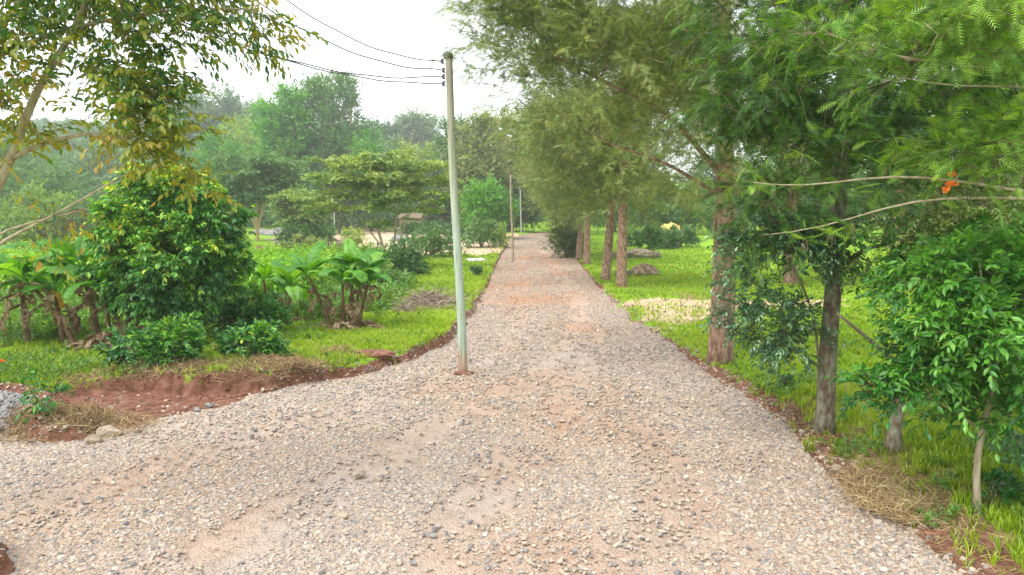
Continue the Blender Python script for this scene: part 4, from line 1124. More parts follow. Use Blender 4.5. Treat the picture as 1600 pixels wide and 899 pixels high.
stv, stf = twig_tubes(Pf - Af * .02 - np.array([0, 0, .12]), Pf - Af * .02 - np.array([0, 0, .06]), Pf, .004)
build('frond_tufts', [(v, f, t, 0), (stv, stf, None, 1)], [M['frond_green'], M['twig']], tn)
def flower(px, py, D, base, parent, w=.085):
    c = np.array(at(px, py, D)) - np.array(base); n = 60
    P = c + rng.normal(size=(n, 3)) * np.array([w * .6, .02, .012]); A = norm(np.stack([.4 * rng.normal(size=n), .4 * rng.normal(size=n), np.abs(rng.normal(size=n))], 1))
    v, f, t = inst(*LEAF2, P, frames(A, rng.normal(size=(n, 3))), .035 + .015 * rng.random(n), rng.random(n))
    build('flower', [(v, f, t, 0)], [M['orange']], parent)
flower(1487, 274, DN - .25, bn, tn, .035); flower(1486, 289, DN - .25, bn, tn, .042); flower(1479, 299, DN - .25, bn, tn, .02)

# ================================================================== NEAR LEFT TREE (brownish leaves)
bl_ = np.array([-8.3, 9.2, gz(-8.3, 9.2)])
tl = thing('brown_leaved_tree', 'near tree with drooping green and russet leaves hanging over the wires', 'tree', bl_)
DL = 9.0
P_ = lambda px, py, r, D=DL: (*pl(px, py, D, bl_), r)
B = lambda px, py, rx, rz, ry, dy=0: rel_blob(px, py, DL, rx, rz, ry, bl_, dy)
limbsL = [
    [(-.2, 0, 3.0, .06), P_(-20, 330, .055), P_(12, 268, .052), P_(38, 190, .048), P_(52, 140, .045), P_(80, 110, .042), P_(105, 65, .038), P_(135, 15, .033), P_(160, -60, .02)],
    [(-.2, 0, 3.2, .05), P_(0, 255, .032), P_(50, 228, .03), P_(110, 207, .025), P_(175, 203, .02), P_(240, 232, .013), P_(300, 262, .006)],
    [(-.2, 0, 2.4, .06), P_(0, 375, .022), P_(40, 355, .019), P_(80, 345, .016), P_(115, 318, .017), P_(165, 290, .012), P_(205, 268, .007)],
    [(-.2, 0, 2.5, .05), P_(0, 352, .016), P_(50, 350, .013), P_(90, 338, .01), P_(140, 325, .006)],
    [(-.2, 0, 5.2, .05), P_(0, 50, .04), P_(30, 10, .035), P_(60, -40, .02)],
    [(-.2, 0, 5.0, .05), P_(0, 80, .035), P_(60, 62, .03), P_(120, 40, .025), P_(200, 25, .02), P_(300, 10, .012), P_(390, 15, .006)]]
blL = [B(350, 10, 75, 32, .7), B(270, 45, 60, 40, .7), B(225, 120, 75, 50, .8), B(150, 150, 100, 36, .9), B(250, 205, 70, 36, .7), B(290, 240, 42, 28, .5), B(310, 285, 30, 18, .4), B(270, 165, 50, 40, .6), B(225, 250, 50, 20, .5), B(390, 35, 45, 25, .5), B(60, 165, 90, 45, .9), B(40, 60, 80, 50, .9), B(150, 30, 90, 30, .7), B(30, 215, 60, 25, .6), B(130, 245, 60, 12, .3), B(130, -60, 260, 60, 1.4), B(30, 110, 90, 40, .9)]
def lt(S, rel):
    return .25 * np.where(rng.random(len(S)) < .45, -1, .3) * sstep(4.6, 5.6, S[:, 2]) + .10 * sstep(6.6, 5.2, S[:, 2]) - .04
make_tree(tl, [(-.2, 0, 0, .16), (-.2, 0, 2, .13), (-.25, 0, 4, .10), (-.4, 0, 6, .07), (-.5, 0, 8, .04)], blL, 230, 1900, 8, LEAFB, .096, M['leaf_brown'], M['bark_pale'], spray_len=.38, droop=.3, hang=.75, side=.8, gap=.40, gs=.6,
          scatter_r=.13, base_tint=.52, limbs=limbsL, minz=2.8, twr=.004, tip=.006, tintfn=lt, alpha=.1)
# withered leaves on the low dead boughs
cl = [(45, 312, 7), (75, 318, 10), (70, 340, 8), (110, 350, 12), (95, 368, 8), (140, 365, 7), (60, 400, 10), (90, 402, 9), (100, 425, 6), (150, 340, 7), (180, 365, 6), (35, 400, 5), (70, 380, 6), (125, 395, 6), (170, 385, 4)]
Pf = []; Tw = []
sk_root = np.array(pl(90, 335, DL, bl_))
for px, py, n in cl:
    c = np.array(pl(px, py, DL + rng.normal() * .12, bl_)); Tw.append(c)
    for k in range(n): Pf.append(c + rng.normal(size=3) * .09)
Pf = np.array(Pf); A = norm(rng.normal(size=Pf.shape) * .5 + np.array([0, 0, -.9]))
v, f, t = inst(*LEAFB, Pf, frames(A, rng.normal(size=Pf.shape)), .07 + .05 * rng.random(len(Pf)), np.clip(.55 + .3 * rng.normal(size=len(Pf)), 0, 1))
Tw = np.array(Tw); E0 = np.repeat(sk_root[None], len(Tw), 0) + np.array([1, 0, .2]) * .25 * rng.normal(size=(len(Tw), 1)); mid = (E0 + Tw) / 2 + np.array([0, 0, .08])
tv, tf = twig_tubes(E0, mid, Tw, .007)
build('withered_leaves', [(v, f, t, 0), (tv, tf, None, 1)], [M['leaf_brown'], M['twig']], tl)

# ================================================================== DENSE ROUND TREE AND LOW BUSHES
bd = tz(262, 538)
td = thing('round_tree', 'large round dense dark green tree with yellow new leaves on top', 'tree', bd)
B = lambda px, py, rx, rz, ry, dy=0: rel_blob(px, py, bd[1], rx, rz, ry, bd, dy)
Dd = bd[1]
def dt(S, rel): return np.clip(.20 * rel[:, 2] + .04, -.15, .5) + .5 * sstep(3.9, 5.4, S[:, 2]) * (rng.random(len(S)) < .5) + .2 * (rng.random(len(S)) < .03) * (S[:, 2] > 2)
WH = []
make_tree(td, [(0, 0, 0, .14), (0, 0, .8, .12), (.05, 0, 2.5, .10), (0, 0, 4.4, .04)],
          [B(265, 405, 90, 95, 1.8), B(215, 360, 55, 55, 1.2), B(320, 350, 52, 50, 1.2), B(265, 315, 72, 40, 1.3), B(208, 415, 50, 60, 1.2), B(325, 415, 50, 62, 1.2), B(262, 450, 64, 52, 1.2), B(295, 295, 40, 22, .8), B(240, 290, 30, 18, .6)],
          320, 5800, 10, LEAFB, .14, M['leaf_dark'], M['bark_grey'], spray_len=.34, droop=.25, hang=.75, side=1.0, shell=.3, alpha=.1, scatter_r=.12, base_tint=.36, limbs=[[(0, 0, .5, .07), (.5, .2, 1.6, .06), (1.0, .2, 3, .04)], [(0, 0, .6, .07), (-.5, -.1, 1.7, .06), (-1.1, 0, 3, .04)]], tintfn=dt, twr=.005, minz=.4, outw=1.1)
low = [(258, 574, 1.85, 1.15, 'low spreading dark bush under the large round tree, closest to the red pit', .38), (402, 563, 1.35, .85, 'low bush on the bank edge above the pale straw heap', .36), (400, 520, 1.9, 1.35, 'dark bush between the round tree and the clump of three banana stems', .3), (345, 553, .9, .5, 'small low bush between the two bank edge bushes', .4), (322, 505, 2.2, 1.1, 'bright low bush in the shade at the foot of the round tree', .8)]
for px, py, w, h, lab, ti in low:
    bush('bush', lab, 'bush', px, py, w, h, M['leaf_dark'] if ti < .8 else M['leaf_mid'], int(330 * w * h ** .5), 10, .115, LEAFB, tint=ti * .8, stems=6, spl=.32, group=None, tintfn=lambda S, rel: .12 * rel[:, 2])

# ================================================================== BANANA PLANTS
def banana_leaf(L, W, droop, base, az, el, tear=.5, fold=.12, n=18, seed=0):
    """one blade with a rib; returns verts, tris"""
    r = np.random.default_rng(seed)
    t = np.linspace(0, 1, n + 1)
    d0 = np.array([math.cos(az) * math.cos(el), math.sin(az) * math.cos(el), math.sin(el)])
    hor = np.array([math.cos(az), math.sin(az), 0.]); side = np.array([-math.sin(az), math.cos(az), 0.])
    pts = [np.array(base, float)]; e = el
    for i in range(n):
        e -= droop / n * (.4 + 1.3 * t[i])
        pts.append(pts[-1] + (hor * math.cos(e) + np.array([0, 0, 1]) * math.sin(e)) * L / n)
    pts = np.array(pts); tan = norm(np.gradient(pts, axis=0)); nr = np.cross(side[None].repeat(n + 1, 0), tan) * -1
    nr = norm(nr); nr[nr[:, 2] < 0] *= 1
    V = []; F = []
    wv = W * np.clip(np.minimum((t - .12) * 5, 1), 0, 1) * np.sqrt(np.clip(1 - ((t - .45) / .57) ** 2, 0, 1)) / 2 + .012
    for s in (-1, 1):
        dang = 0
        for i in range(n):
            if r.random() < tear * .5: dang = r.normal() * tear * .35
            k = fold + dang
            b = len(V)
            for j in (i, i + 1):
                V.append(pts[j]); 
                V.append(pts[j] + s * side * wv[j] * .55 + nr[j] * wv[j] * (.22 - k * .2) )
                V.append(pts[j] + s * side * wv[j] + nr[j] * wv[j] * (.05 - k) + tan[j] * .04)
            F += [(b, b + 1, b + 4), (b, b + 4, b + 3), (b + 1, b + 2, b + 5), (b + 1, b + 5, b + 4)]
    rib = tube(pts[:, :], np.linspace(.022, .006, n + 1), 5)
    return np.array(V), np.array(F), rib
def banana_plant(root, bx, by, h, lean, nleaf, L, W, seed, dead=4, r=.11, bz=0, yellow=0, elr=(.5, 1.25), tear=.5):
    rr = np.random.default_rng(seed)
    n = 10; t = np.linspace(0, 1, n)
    P = np.stack([bx + lean[0] * t ** 1.3, by + lean[1] * t ** 1.3, bz - .1 + (h + .1) * t], 1)
    v, f = tube(P, r * (1.25 - .75 * t ** .8) * (1 + .08 * rr.normal(size=n)), 10, .12)
    build('stem', [(v, f, None, 0)], [M['banana_stem']], root, smooth=True)
    for k in range(nleaf):
        az = 6.283 * (k + rr.random() * .7) / nleaf; el = elr[0] + (elr[1] - elr[0]) * rr.random()
        v, f, rib = banana_leaf(L * (.75 + .4 * rr.random()), W * (.8 + .4 * rr.random()), .9 + 1.2 * rr.random(), P[-1] - [0, 0, .05 * k / nleaf], az, el, tear, seed=seed * 31 + k)
        tv = np.full(len(v), .35 + .45 * rr.random())
        build('leaf', [(v, f, tv, 0), (*rib, np.full(len(rib[0]), .8), 0)], [M['banana']], root)
    for k in range(dead):
        az = 6.283 * rr.random(); i = rr.integers(n // 2, n)
        v, f, rib = banana_leaf(L * (.4 + .3 * rr.random()), W * .4, 2.2, P[i], az, -.1 + .4 * rr.random(), .9, n=10, seed=seed * 77 + k)
        v = v + .03 * rr.normal(size=v.shape)
        build('withered_leaf', [(v, f, np.full(len(v), .3 + .5 * rr.random()), 0)], [M['banana_yellow'] if k < yellow else M['banana_dead']], root)
def trash(root, cx, cy, rx, ry, n, h=.25, seed=1):
    rr = np.random.default_rng(seed); ch = []
    for k in range(n):
        a = rr.random() * 6.283; q = rr.random() ** .5
        v, f, rib = banana_leaf(.5 + .5 * rr.random(), .14, 1.3 + rr.random(), (cx + rx * q * math.cos(a), cy + ry * q * math.sin(a), h * rr.random() * (1.1 - q) + .04), rr.random() * 6.283, .5 * rr.random(), .9, n=7, seed=seed * 991 + k)
        v = v + .025 * rr.normal(size=v.shape); v[:, 2] = np.maximum(v[:, 2], -.02 + .04 * rr.random(len(v)))
        ch.append((v, f, np.full(len(v), .2 + .7 * rr.random()), 0))
    build('withered_skirt', ch, [M['banana_dead']], root)
c1 = tz(537, 512)
tb = thing('banana_clump', 'clump of three leaning banana stems on the green bank, broad upright leaves', 'banana plant', c1, group='banana plants')
for k, (dx, dy, h, ln, nl_) in enumerate([(-.45, 0, 1.75, (-.75, .1), 6), (0.02, -.1, 1.5, (0, 0), 6), (.3, .1, 1.3, (.25, 0), 6), (.5, -.05, 1.45, (.35, .1), 6), (.15, .3, 1.9, (.1, .2), 5)]):
    banana_plant(tb, dx, dy, h, ln, nl_, 1.5, .54, 40 + k, dead=4, r=.08, elr=(.8, 1.5), tear=.25)
trash(tb, 0, 0, 1.1, .7, 70, .22, 5)
c2 = tz(438, 505)
tb2 = thing('banana_clump', 'pair of young banana plants in front of the maize, behind the dark bush', 'banana plant', c2, group='banana plants')
for k, (dx, dy, h, ln, nl_) in enumerate([(-.6, .4, 1.5, (-.1, 0), 5), (.15, .3, 1.25, (.15, 0), 5), (-.1, .9, 1.0, (.1, 0), 4)]):
    banana_plant(tb2, dx, dy, h, ln, nl_, 1.45, .52, 60 + k, dead=2, r=.09, elr=(.3, 1.4), tear=.2)
trash(tb2, .55, -.1, .45, .35, 26, .3, 8)
c3 = tz(128, 545)
tb3 = thing('banana_clump', 'old banana clump with dark leaning stems and hanging withered leaves', 'banana plant', c3, group='banana plants')
for k, (dx, dy, h, ln, nl_, yl) in enumerate([(-.1, 0, 1.9, (-1.3, 0), 7, 1), (.25, .5, 2.3, (-.5, .1), 7, 0), (.8, .1, 1.7, (-.1, -.1), 6, 0), (-.9, .6, 1.6, (-.2, 0), 6, 0), (1.3, .7, 1.2, (.1, 0), 4, 0), (-1.8, .4, 1.9, (-.3, .2), 6, 0)]):
    banana_plant(tb3, dx, dy, h, ln, nl_, 1.95, .50, 80 + k, dead=6, r=.085, elr=(.45, 1.4), yellow=yl, tear=.8)
trash(tb3, .9, .1, 1.2, .5, 110, .5, 9)

# ================================================================== MAIZE
def maize_plant(seed, h=2.0, n=9):
    r = np.random.default_rng(seed); V = []; F = []
    v, f = tube([(0, 0, 0), (0.02, 0, h * .5), (0, .02, h)], [.02, .015, .006], 4); V.append(v); F.append(f); off = len(v)
    for i in range(n):
        z = h * (.12 + .8 * i / n); az = (i % 2) * 3.14 + r.normal() * .6; L = .75 * (.7 + .5 * math.sin(3.14 * (i + 1) / (n + 1))); m = 5
        t = np.linspace(0, 1, m + 1); hx, hy = math.cos(az), math.sin(az)
        x = L * .75 * t; zz = z + L * (.75 * t - .95 * t * t * (.8 + .4 * r.random())); w = .062 * np.sqrt(np.clip(1 - (t - .3) ** 2 / .5, 0, 1)) + .002
        c = np.stack([hx * x, hy * x, zz], 1); sd = np.array([-hy, hx, .25]) 
        vv = np.concatenate([c - sd * w[:, None], c + sd * w[:, None]])
        ff = []
        for j in range(m): ff += [(j, j + m + 1, j + m + 2), (j, j + m + 2, j + 1)]
        V.append(vv); F.append(np.array(ff) + off); off += len(vv)
    return np.concatenate(V), np.concatenate(F)
mch = []
x, y = scatter(-60, 0, 20, 62, 3.6, lambda x, y: np.where(sdist(maize_poly, x, y) < -.2, 1, 0) * sstep(70, 30, y))
vt = rng.integers(0, 4, len(x))
for k in range(4):
    q = vt == k; n = q.sum(); TV, TF = maize_plant(k)
    a = rng.random(n) * 6.283; A = np.stack([np.cos(a), np.sin(a), 0 * a], 1); U = np.zeros((n, 3)); U[:, 2] = 1; U[:, :2] = rng.normal(size=(n, 2)) * .08
    v, f, t = inst(TV, TF, np.stack([x[q], y[q], height(x[q], y[q])], 1), frames(A, U), (.75 + .35 * rng.random(n)) * (.8 + .4 * fbm(x[q], y[q], 4, 140)), np.clip(.5 + .15 * rng.normal(size=n), 0, 1))
    mch.append((v, f, t, 0))
tag(build('maize_crop', mch, [M['maize']]), 'field of bright green maize behind the banana plants', 'maize', kind='stuff')

# ================================================================== MIDDLE DISTANCE, LEFT OF THE ROAD
# layered spreading tree
bm_ = tz(603, 419)
tm = thing('spreading_tree', 'multi stemmed tree with layered olive green crown left of the pale pole', 'tree', bm_)
Dm = bm_[1]
B = lambda px, py, rx, rz, ry, dy=0: rel_blob(px, py, Dm, rx, rz, ry, bm_, dy)
P_ = lambda px, py, r, dy=0: (*pl(px, py, Dm + dy, bm_), r)
layers = [B(605, 247, 50, 9, 2.6), B(560, 262, 45, 9, 2.4), B(650, 258, 42, 9, 2.4), B(520, 280, 36, 8, 2.2), B(590, 282, 62, 10, 3.2), B(668, 282, 34, 9, 2.2, .5), B(545, 302, 46, 9, 2.6), B(625, 305, 52, 10, 2.8), B(480, 312, 20, 6, 1.4), B(505, 325, 26, 8, 1.6, 2),
          B(680, 310, 26, 10, 1.8), B(575, 325, 50, 9, 2.2), B(650, 328, 32, 8, 1.8), B(530, 250, 30, 7, 1.6), B(682, 255, 18, 6, 1.2), B(610, 345, 30, 10, 1.2)]
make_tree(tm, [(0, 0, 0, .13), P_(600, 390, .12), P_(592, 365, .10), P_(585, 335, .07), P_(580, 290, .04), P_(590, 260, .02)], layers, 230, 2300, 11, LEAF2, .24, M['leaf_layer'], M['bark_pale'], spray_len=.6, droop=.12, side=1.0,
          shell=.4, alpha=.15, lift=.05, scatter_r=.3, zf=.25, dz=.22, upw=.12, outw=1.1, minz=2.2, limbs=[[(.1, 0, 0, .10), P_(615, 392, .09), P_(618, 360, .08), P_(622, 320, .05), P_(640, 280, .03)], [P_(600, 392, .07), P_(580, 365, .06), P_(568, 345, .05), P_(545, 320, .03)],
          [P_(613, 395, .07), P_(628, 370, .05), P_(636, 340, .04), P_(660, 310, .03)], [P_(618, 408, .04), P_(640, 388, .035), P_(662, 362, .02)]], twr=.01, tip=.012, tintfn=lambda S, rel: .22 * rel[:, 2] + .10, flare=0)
# shrubs in the sandy field
bush('shrub', 'round shrub on the grass edge touching the pale pole in view', 'shrub', 676, 402, 5.2, 3.0, M['leaf_mid'], 620, 10, .24, base=None, tint=.7, spl=.5)
bush('shrub', 'small round tree shaped shrub on the sand between the two nearer poles', 'shrub', 752, 387, 4.0, 3.4, M['leaf_mid'], 420, 9, .28, tint=.75, spl=.5)
bush('shrub', 'thin yellow green shrub just beside the brown pole', 'shrub', 781, 384, 1.9, 2.4, M['leaf_lime'], 200, 9, .24, tint=.7, spl=.4)
bush('shrub', 'yellow topped shrub in front of the sandy field behind the banana clump', 'shrub', 553, 392, 2.4, 2.6, M['leaf_lime'], 260, 9, .22, tint=.8, spl=.4)
bush('shrub', 'dark leafy shrub at the foot of the layered tree stems', 'shrub', 625, 430, 4.2, 2.1, M['leaf_mid'], 700, 10, .20, tint=.4, spl=.45)
bush('shrub', 'lime green shrub between the banana clump and the layered tree', 'shrub', 560, 440, 4.5, 2.0, M['leaf_lime'], 650, 10, .18, LEAF2, tint=.45, spl=.4)
bush('shrub', 'small rounded weed shrub on the bank beyond the banana clump', 'shrub', 592, 452, 2.6, 1.3, M['leaf_mid'], 360, 10, .15, tint=.8, spl=.35)
bush('shrub', 'grey green shrub at the maize edge near the white post', 'shrub', 470, 396, 4.5, 2.0, M['frond_olive'], 420, 9, .22, tint=.6, spl=.45)
for k_, (px, w_, h_, m_, lab_) in enumerate([(8, 13, 6, 'leaf_mid', 'broad shrub past the maize at the frame edge'), (75, 11, 7.5, 'leaf_lime', 'lime shrub past the maize under the dead boughs'), (150, 12, 6, 'leaf_mid', 'wide shrub past the maize beside the round tree'), (335, 8, 4, 'frond_olive', 'olive shrub past the maize between round tree and yellow trunk'), (478, 7, 3.2, 'leaf_mid', 'dark shrub by the grey stone heap and small layered tree')]):
    bush('shrub', lab_, 'shrub', px, 384 + k_ % 2 * 2, w_, h_, M[m_], 800, 9, .34, tint=.55, spl=.7)
bush('shrub', 'small dark shrub on the green bank beside the dry brush pile', 'shrub', 741, 432, .9, .7, M['leaf_mid'], 110, 8, .13, tint=.3, spl=.25)
# sapling at the pit corner, flower at the frame edge
bq = gsolve(52, 665, road_h)
tq = thing('seedling', 'thin seedling with round dark leaves rising from the straw mound', 'seedling', bq)
DQ = bq[1] - .35
P_ = lambda px, py, r, D=DQ: (*pl(px, py, D, bq), r)
make_tree(tq, [P_(70, 668, .012), P_(66, 640, .011), P_(55, 615, .008), P_(38, 592, .004)], [rel_blob(px, py, DQ, rx, rz, .12, bq) for px, py, rx, rz in ((35, 590, 14, 6), (55, 610, 14, 10), (65, 632, 20, 10), (85, 618, 14, 8), (60, 650, 12, 10))], 22, 36, 5, LEAFB, .13, M['leaf_bright'], M['twig'],
          spray_len=.22, droop=.3, hang=.5, scatter_r=.03, base_tint=.25, flare=0, tip=.004, twr=.003, trunk_name='stem', crown_name='leaves')
bo = tz(-4, 590)
to = thing('flower_plant', 'orange flower head at the frame edge above the green weeds', 'flower', bo)
make_tree(to, [(0, 0, 0, .012), (0, 0, .25, .01), (0, 0, .45, .008)], [(0, 0, .25, .15, .15, .15)], 8, 14, 6, LEAF2, .08, M['leaf_mid'], M['twig'], spray_len=.15, flare=0, scatter_r=.04, trunk_name='stem', crown_name='leaves', tip=.004, twr=.003)
flower(2, 565, bo[1], bo, to, .07)

# brush piles
def brush(name, label, cat, px, py, w, d, h, n, L, mat='brush', r=.012):
    p = tz(px, py); x = p[0] + w * .5 * rng.normal(size=n) * .6; y = p[1] + d * .5 * rng.normal(size=n) * .6
    q = np.exp(-((x - p[0]) / w * 2) ** 2 - ((y - p[1]) / d * 2) ** 2)
    z = height(x, y) + h * q * rng.random(n) + .02
    ch = straw_chunk(x, y, z, L, r, .18, .45); ch = (ch[0] - p, ch[1], None, 0)
    S = np.stack([x, y, z], 1) - p; a = rng.random(n) * 6.283
    D = norm(np.stack([np.cos(a), np.sin(a), .35 * rng.normal(size=n) + .1], 1)); Ls = L * (.4 + rng.random(n))
    E = S + D * Ls[:, None]; E[:, 2] = np.maximum(E[:, 2], .02); Mi = (S + E) / 2 + rng.normal(size=(n, 3)) * .06 * Ls[:, None]
    v, f = twig_tubes(S, Mi, E, r * (.5 + rng.random(n)))
    return tag(build(name, [(v, f, None, 0), ch], [M[mat]], loc=tuple(p)), label, cat)
brush('brush_pile', 'heap of dry grey brown branches on the green bank behind the pale pole', 'brush pile', 672, 478, 2.3, 3.4, .5, 420, .75)
brush('brush_pile', 'small tuft of dead twigs on the grass beside the larger brush heap', 'brush pile', 636, 488, .8, .8, .3, 110, .4)
brush('brush_pile', 'pale branches heaped at the maize edge below the white post', 'brush pile', 520, 392, 3.5, 2.5, .8, 220, 1.2)
# white litter by the road on the grass tip
p = tz(744, 409)
V = ICO3_V * (1 + .9 * (vnoise(ICO3_V[:, 0] * 5 + ICO3_V[:, 2] * 3, ICO3_V[:, 1] * 5, .7, 141)[:, None] - .5)) * np.array([.9, .4, .18])
tag(build('plastic_sheet', [(V, ICO3_F, None, 0)], [M['white_cloth']], loc=(p[0], p[1], p[2] + .12)), 'crumpled white plastic sheet on the tip of the green bank', 'litter')

# building ruin, stone heaps, posts, hedge
def at_h(px, py, D):
    q = at(px, py, D); return np.array([q[0], q[1], gz(q[0], q[1])])
hb = at_h(645, 350, 122)
hut = thing('stone_hut', 'tan plastered hut wall glimpsed between trees past the sandy field', 'hut', hb)
k = 122 / 1100
v1 = box(-18 * k, 14 * k, -2, 2, 0, 2.7)
v2 = box(-14 * k, -8 * k, -2.06, -1.9, .05, 2.0)
build('wall', [(*v1, None, 0)], [M['concrete']], hut)
build('door', [(*v2, None, 0)], [M['twig']], hut)
rv = np.array([(-20 * k, -2.4, 2.65), (16 * k, -2.4, 2.65), (16 * k, 2.4, 2.65), (-20 * k, 2.4, 2.65), (-20 * k, 0, 3.5), (16 * k, 0, 3.5)])
rf = np.array([(0, 1, 5), (0, 5, 4), (2, 3, 4), (2, 4, 5), (0, 4, 3), (1, 2, 5), (0, 3, 2), (0, 2, 1)])
build('roof', [(rv, rf, None, 0)], [surf('thatch', [(.3, (.10, .075, .045)), (.7, (.20, .15, .09))], 4, 5)], hut)
def heap(label, px, py, D, w, d, h, mat, cat='stone heap', n=420, s=.12):
    p = at_h(px, py, D); root = thing('stone_heap', label, cat, p)
    a = rng.random(n) * 6.283; q = rng.random(n) ** .6
    P = np.stack([w / 2 * q * np.cos(a), d / 2 * q * np.sin(a), h * (1 - q) * .96], 1)
    v, f = stones(P, s * (.6 + rng.random(n)), ICO_V, ICO_F, .8)
    V = ICO3_V * np.array([w * .46, d * .46, h * .85]); V[:, 2] = np.maximum(V[:, 2], -.05)
    build('core', [(V, ICO3_F, None, 0)], [M[mat]], root, smooth=True); build('stones', [(v, f, None, 0)], [M[mat]], root)
heap('grey gravel heap on the sandy field seen through the layered tree stems', 625, 372, 96, 3.0, 2.5, 1.1, 'rock_grey')
heap('grey stone heap at the foot of the yellow barked flat topped tree', 437, 372, 112, 5.5, 4, 1.3, 'rock_grey')
heap('low grey stone heap farther along from the yellow barked tree', 408, 371, 116, 4, 3, 1.0, 'rock_grey')
heap('tan rubble heap at the field edge near the white post', 515, 376, 88, 4.5, 3, 1.0, 'rock_tan')
p = at_h(523, 378, 92)
wp = thing('fence_post', 'thin white post standing at the far field edge', 'post', p)
v, f = tube([(0, 0, -.1), (0, 0, 2.2), (.02, 0, 4.0)], [.07, .06, .05], 8); build('shaft', [(v, f, None, 0)], [M['white_cloth']], wp)
for px, lab in ((757, 'white gate pillar nearest the bright round tree by the dark wood'), (770, 'white gate pillar closer to the grey far pole')):
    p = at_h(px + 50 * 0, 366, 132)
    g = thing('gate_pillar', lab, 'pillar', p)
    v, f = box(-.3, .3, -.3, .3, -.1, 2.3); build('shaft', [(v, f, None, 0)], [M['white_cloth']], g); v, f = box(-.38, .38, -.38, .38, 2.302, 2.45); build('top', [(v, f, None, 0)], [M['white_cloth']], g)
# hedge
hc = []
n = 1500; x = rng.uniform(-18, -1.5, n); y = 116 + rng.normal(size=n) * .6; z = height(x, y) + 1.5 * rng.random(n)
S = np.stack([x, y, z], 1)
lc, tcx = sprays(S, norm(rng.normal(size=(n, 3)) + [0, -.3, .5]), .6, 8, LEAF2, .4, .1, tint=.4 + .1 * rng.normal(size=n), tw_r=.01)
tag(build('hedge', [lc, tcx], [M['leaf_mid'], M['twig']]), 'clipped low green hedge before the hut', 'hedge')

# ================================================================== RIGHT LAWN THINGS
def log(root, x, y, z, L, r, az, dr=.0):
    t = np.linspace(-.5, .5, 9); P = np.stack([x + math.cos(az) * L * t, y + math.sin(az) * L * t, z + dr * t + .02 * np.sin(t * 8)], 1)
    v, f = tube(P, r * (1 + .1 * rng.normal(size=9)), 10, .15); return build('log', [(v, f, None, 0)], [M['bark_grey']], root)
pg = tz(1000, 431)
lg = thing('log_pile', 'uprooted stump with brown earth clump and short log on the lawn', 'stump', pg)
V = ICO3_V * (1 + .6 * (vnoise(ICO3_V[:, 0] * 3 + ICO3_V[:, 2] * 2, ICO3_V[:, 1] * 3, .6, 143)[:, None] - .5))
V = V * np.where(V[:, 2:3] > 0, np.array([[.85, .7, 1.0]]) * (1 - .45 * np.maximum(V[:, 2:3], 0)), np.array([[.95, .7, .5]]))
build('root_ball', [(V + [.3, 0, .3], ICO3_F, None, 0)], [surf('earth_roots', [(.3, (.13, .08, .05)), (.55, (.34, .24, .15)), (.75, (.48, .38, .25))], 3.5, 8, .95, .9, .05)], lg)
log(lg, -.9, 0, .2, 1.7, .18, .1)
pg = tz(985, 404)
lg = thing('log_pile', 'row of brown logs lying on the lawn farther behind the stump', 'logs', pg)
for k in range(4): log(lg, -1.4 + 1.2 * k, .3 * (k % 2), .3, 2.0, .32 + .05 * (k % 2), .2 * k)
V2 = ICO3_V * (1 + .5 * (vnoise(ICO3_V[:, 0] * 3, ICO3_V[:, 1] * 3 + ICO3_V[:, 2] * 2, .6, 144)[:, None] - .5)) * np.array([1.3, .7, .5])
build('earth_clump', [(V2 + [.8, 0, .45], ICO3_F, None, 0)], [M['rock_tan']], lg)
tr1 = tz(1014, 402)
tx = thing('round_tree', 'small round clipped tree standing alone on the lawn', 'tree', tr1)
make_tree(tx, [(0, 0, 0, .12), (0, 0, .9, .1), (0, 0, 1.8, .06)], [(0, 0, 1.9, 1.5, 1.5, 1.0)], 60, 420, 9, LEAF2, .24, M['leaf_mid'], M['bark_grey'], spray_len=.4, droop=.1, flare=0, scatter_r=.15, base_tint=.5, twr=.008)
bush('shrub', 'tiny round shrub on the lawn behind the logs', 'shrub', 986, 385, 2.2, 2.2, M['leaf_mid'], 200, 8, .28, tint=.7, spl=.4)
bush('shrub', 'dark shrub on the lawn before the yellow hay', 'shrub', 1036, 389, 3.6, 2.2, M['leaf_mid'], 300, 8, .3, tint=.35, spl=.5)
bush('shrub', 'wider dark shrub on the lawn edge near the thick trunk', 'shrub', 1062, 386, 5.0, 2.6, M['leaf_mid'], 360, 8, .32, tint=.4, spl=.5)
straw_y = at_h(1048, 380, 108)
hy = thing('hay_heap', 'golden yellow hay heap at the back of the lawn', 'hay heap', straw_y)
V = ICO3_V * (1 + .5 * (vnoise(ICO3_V[:, 0] * 3, ICO3_V[:, 1] * 3 + ICO3_V[:, 2] * 2, .6, 145)[:, None] - .5)) * np.array([1.9, 1.5, 1.7])
build('mound', [(V + [0, 0, .4], ICO3_F, None, 0)], [surf('hay', [(.3, (.5, .3, .06)), (.7, (.8, .6, .22))], 6, 6, .95, .8, .05)], hy)

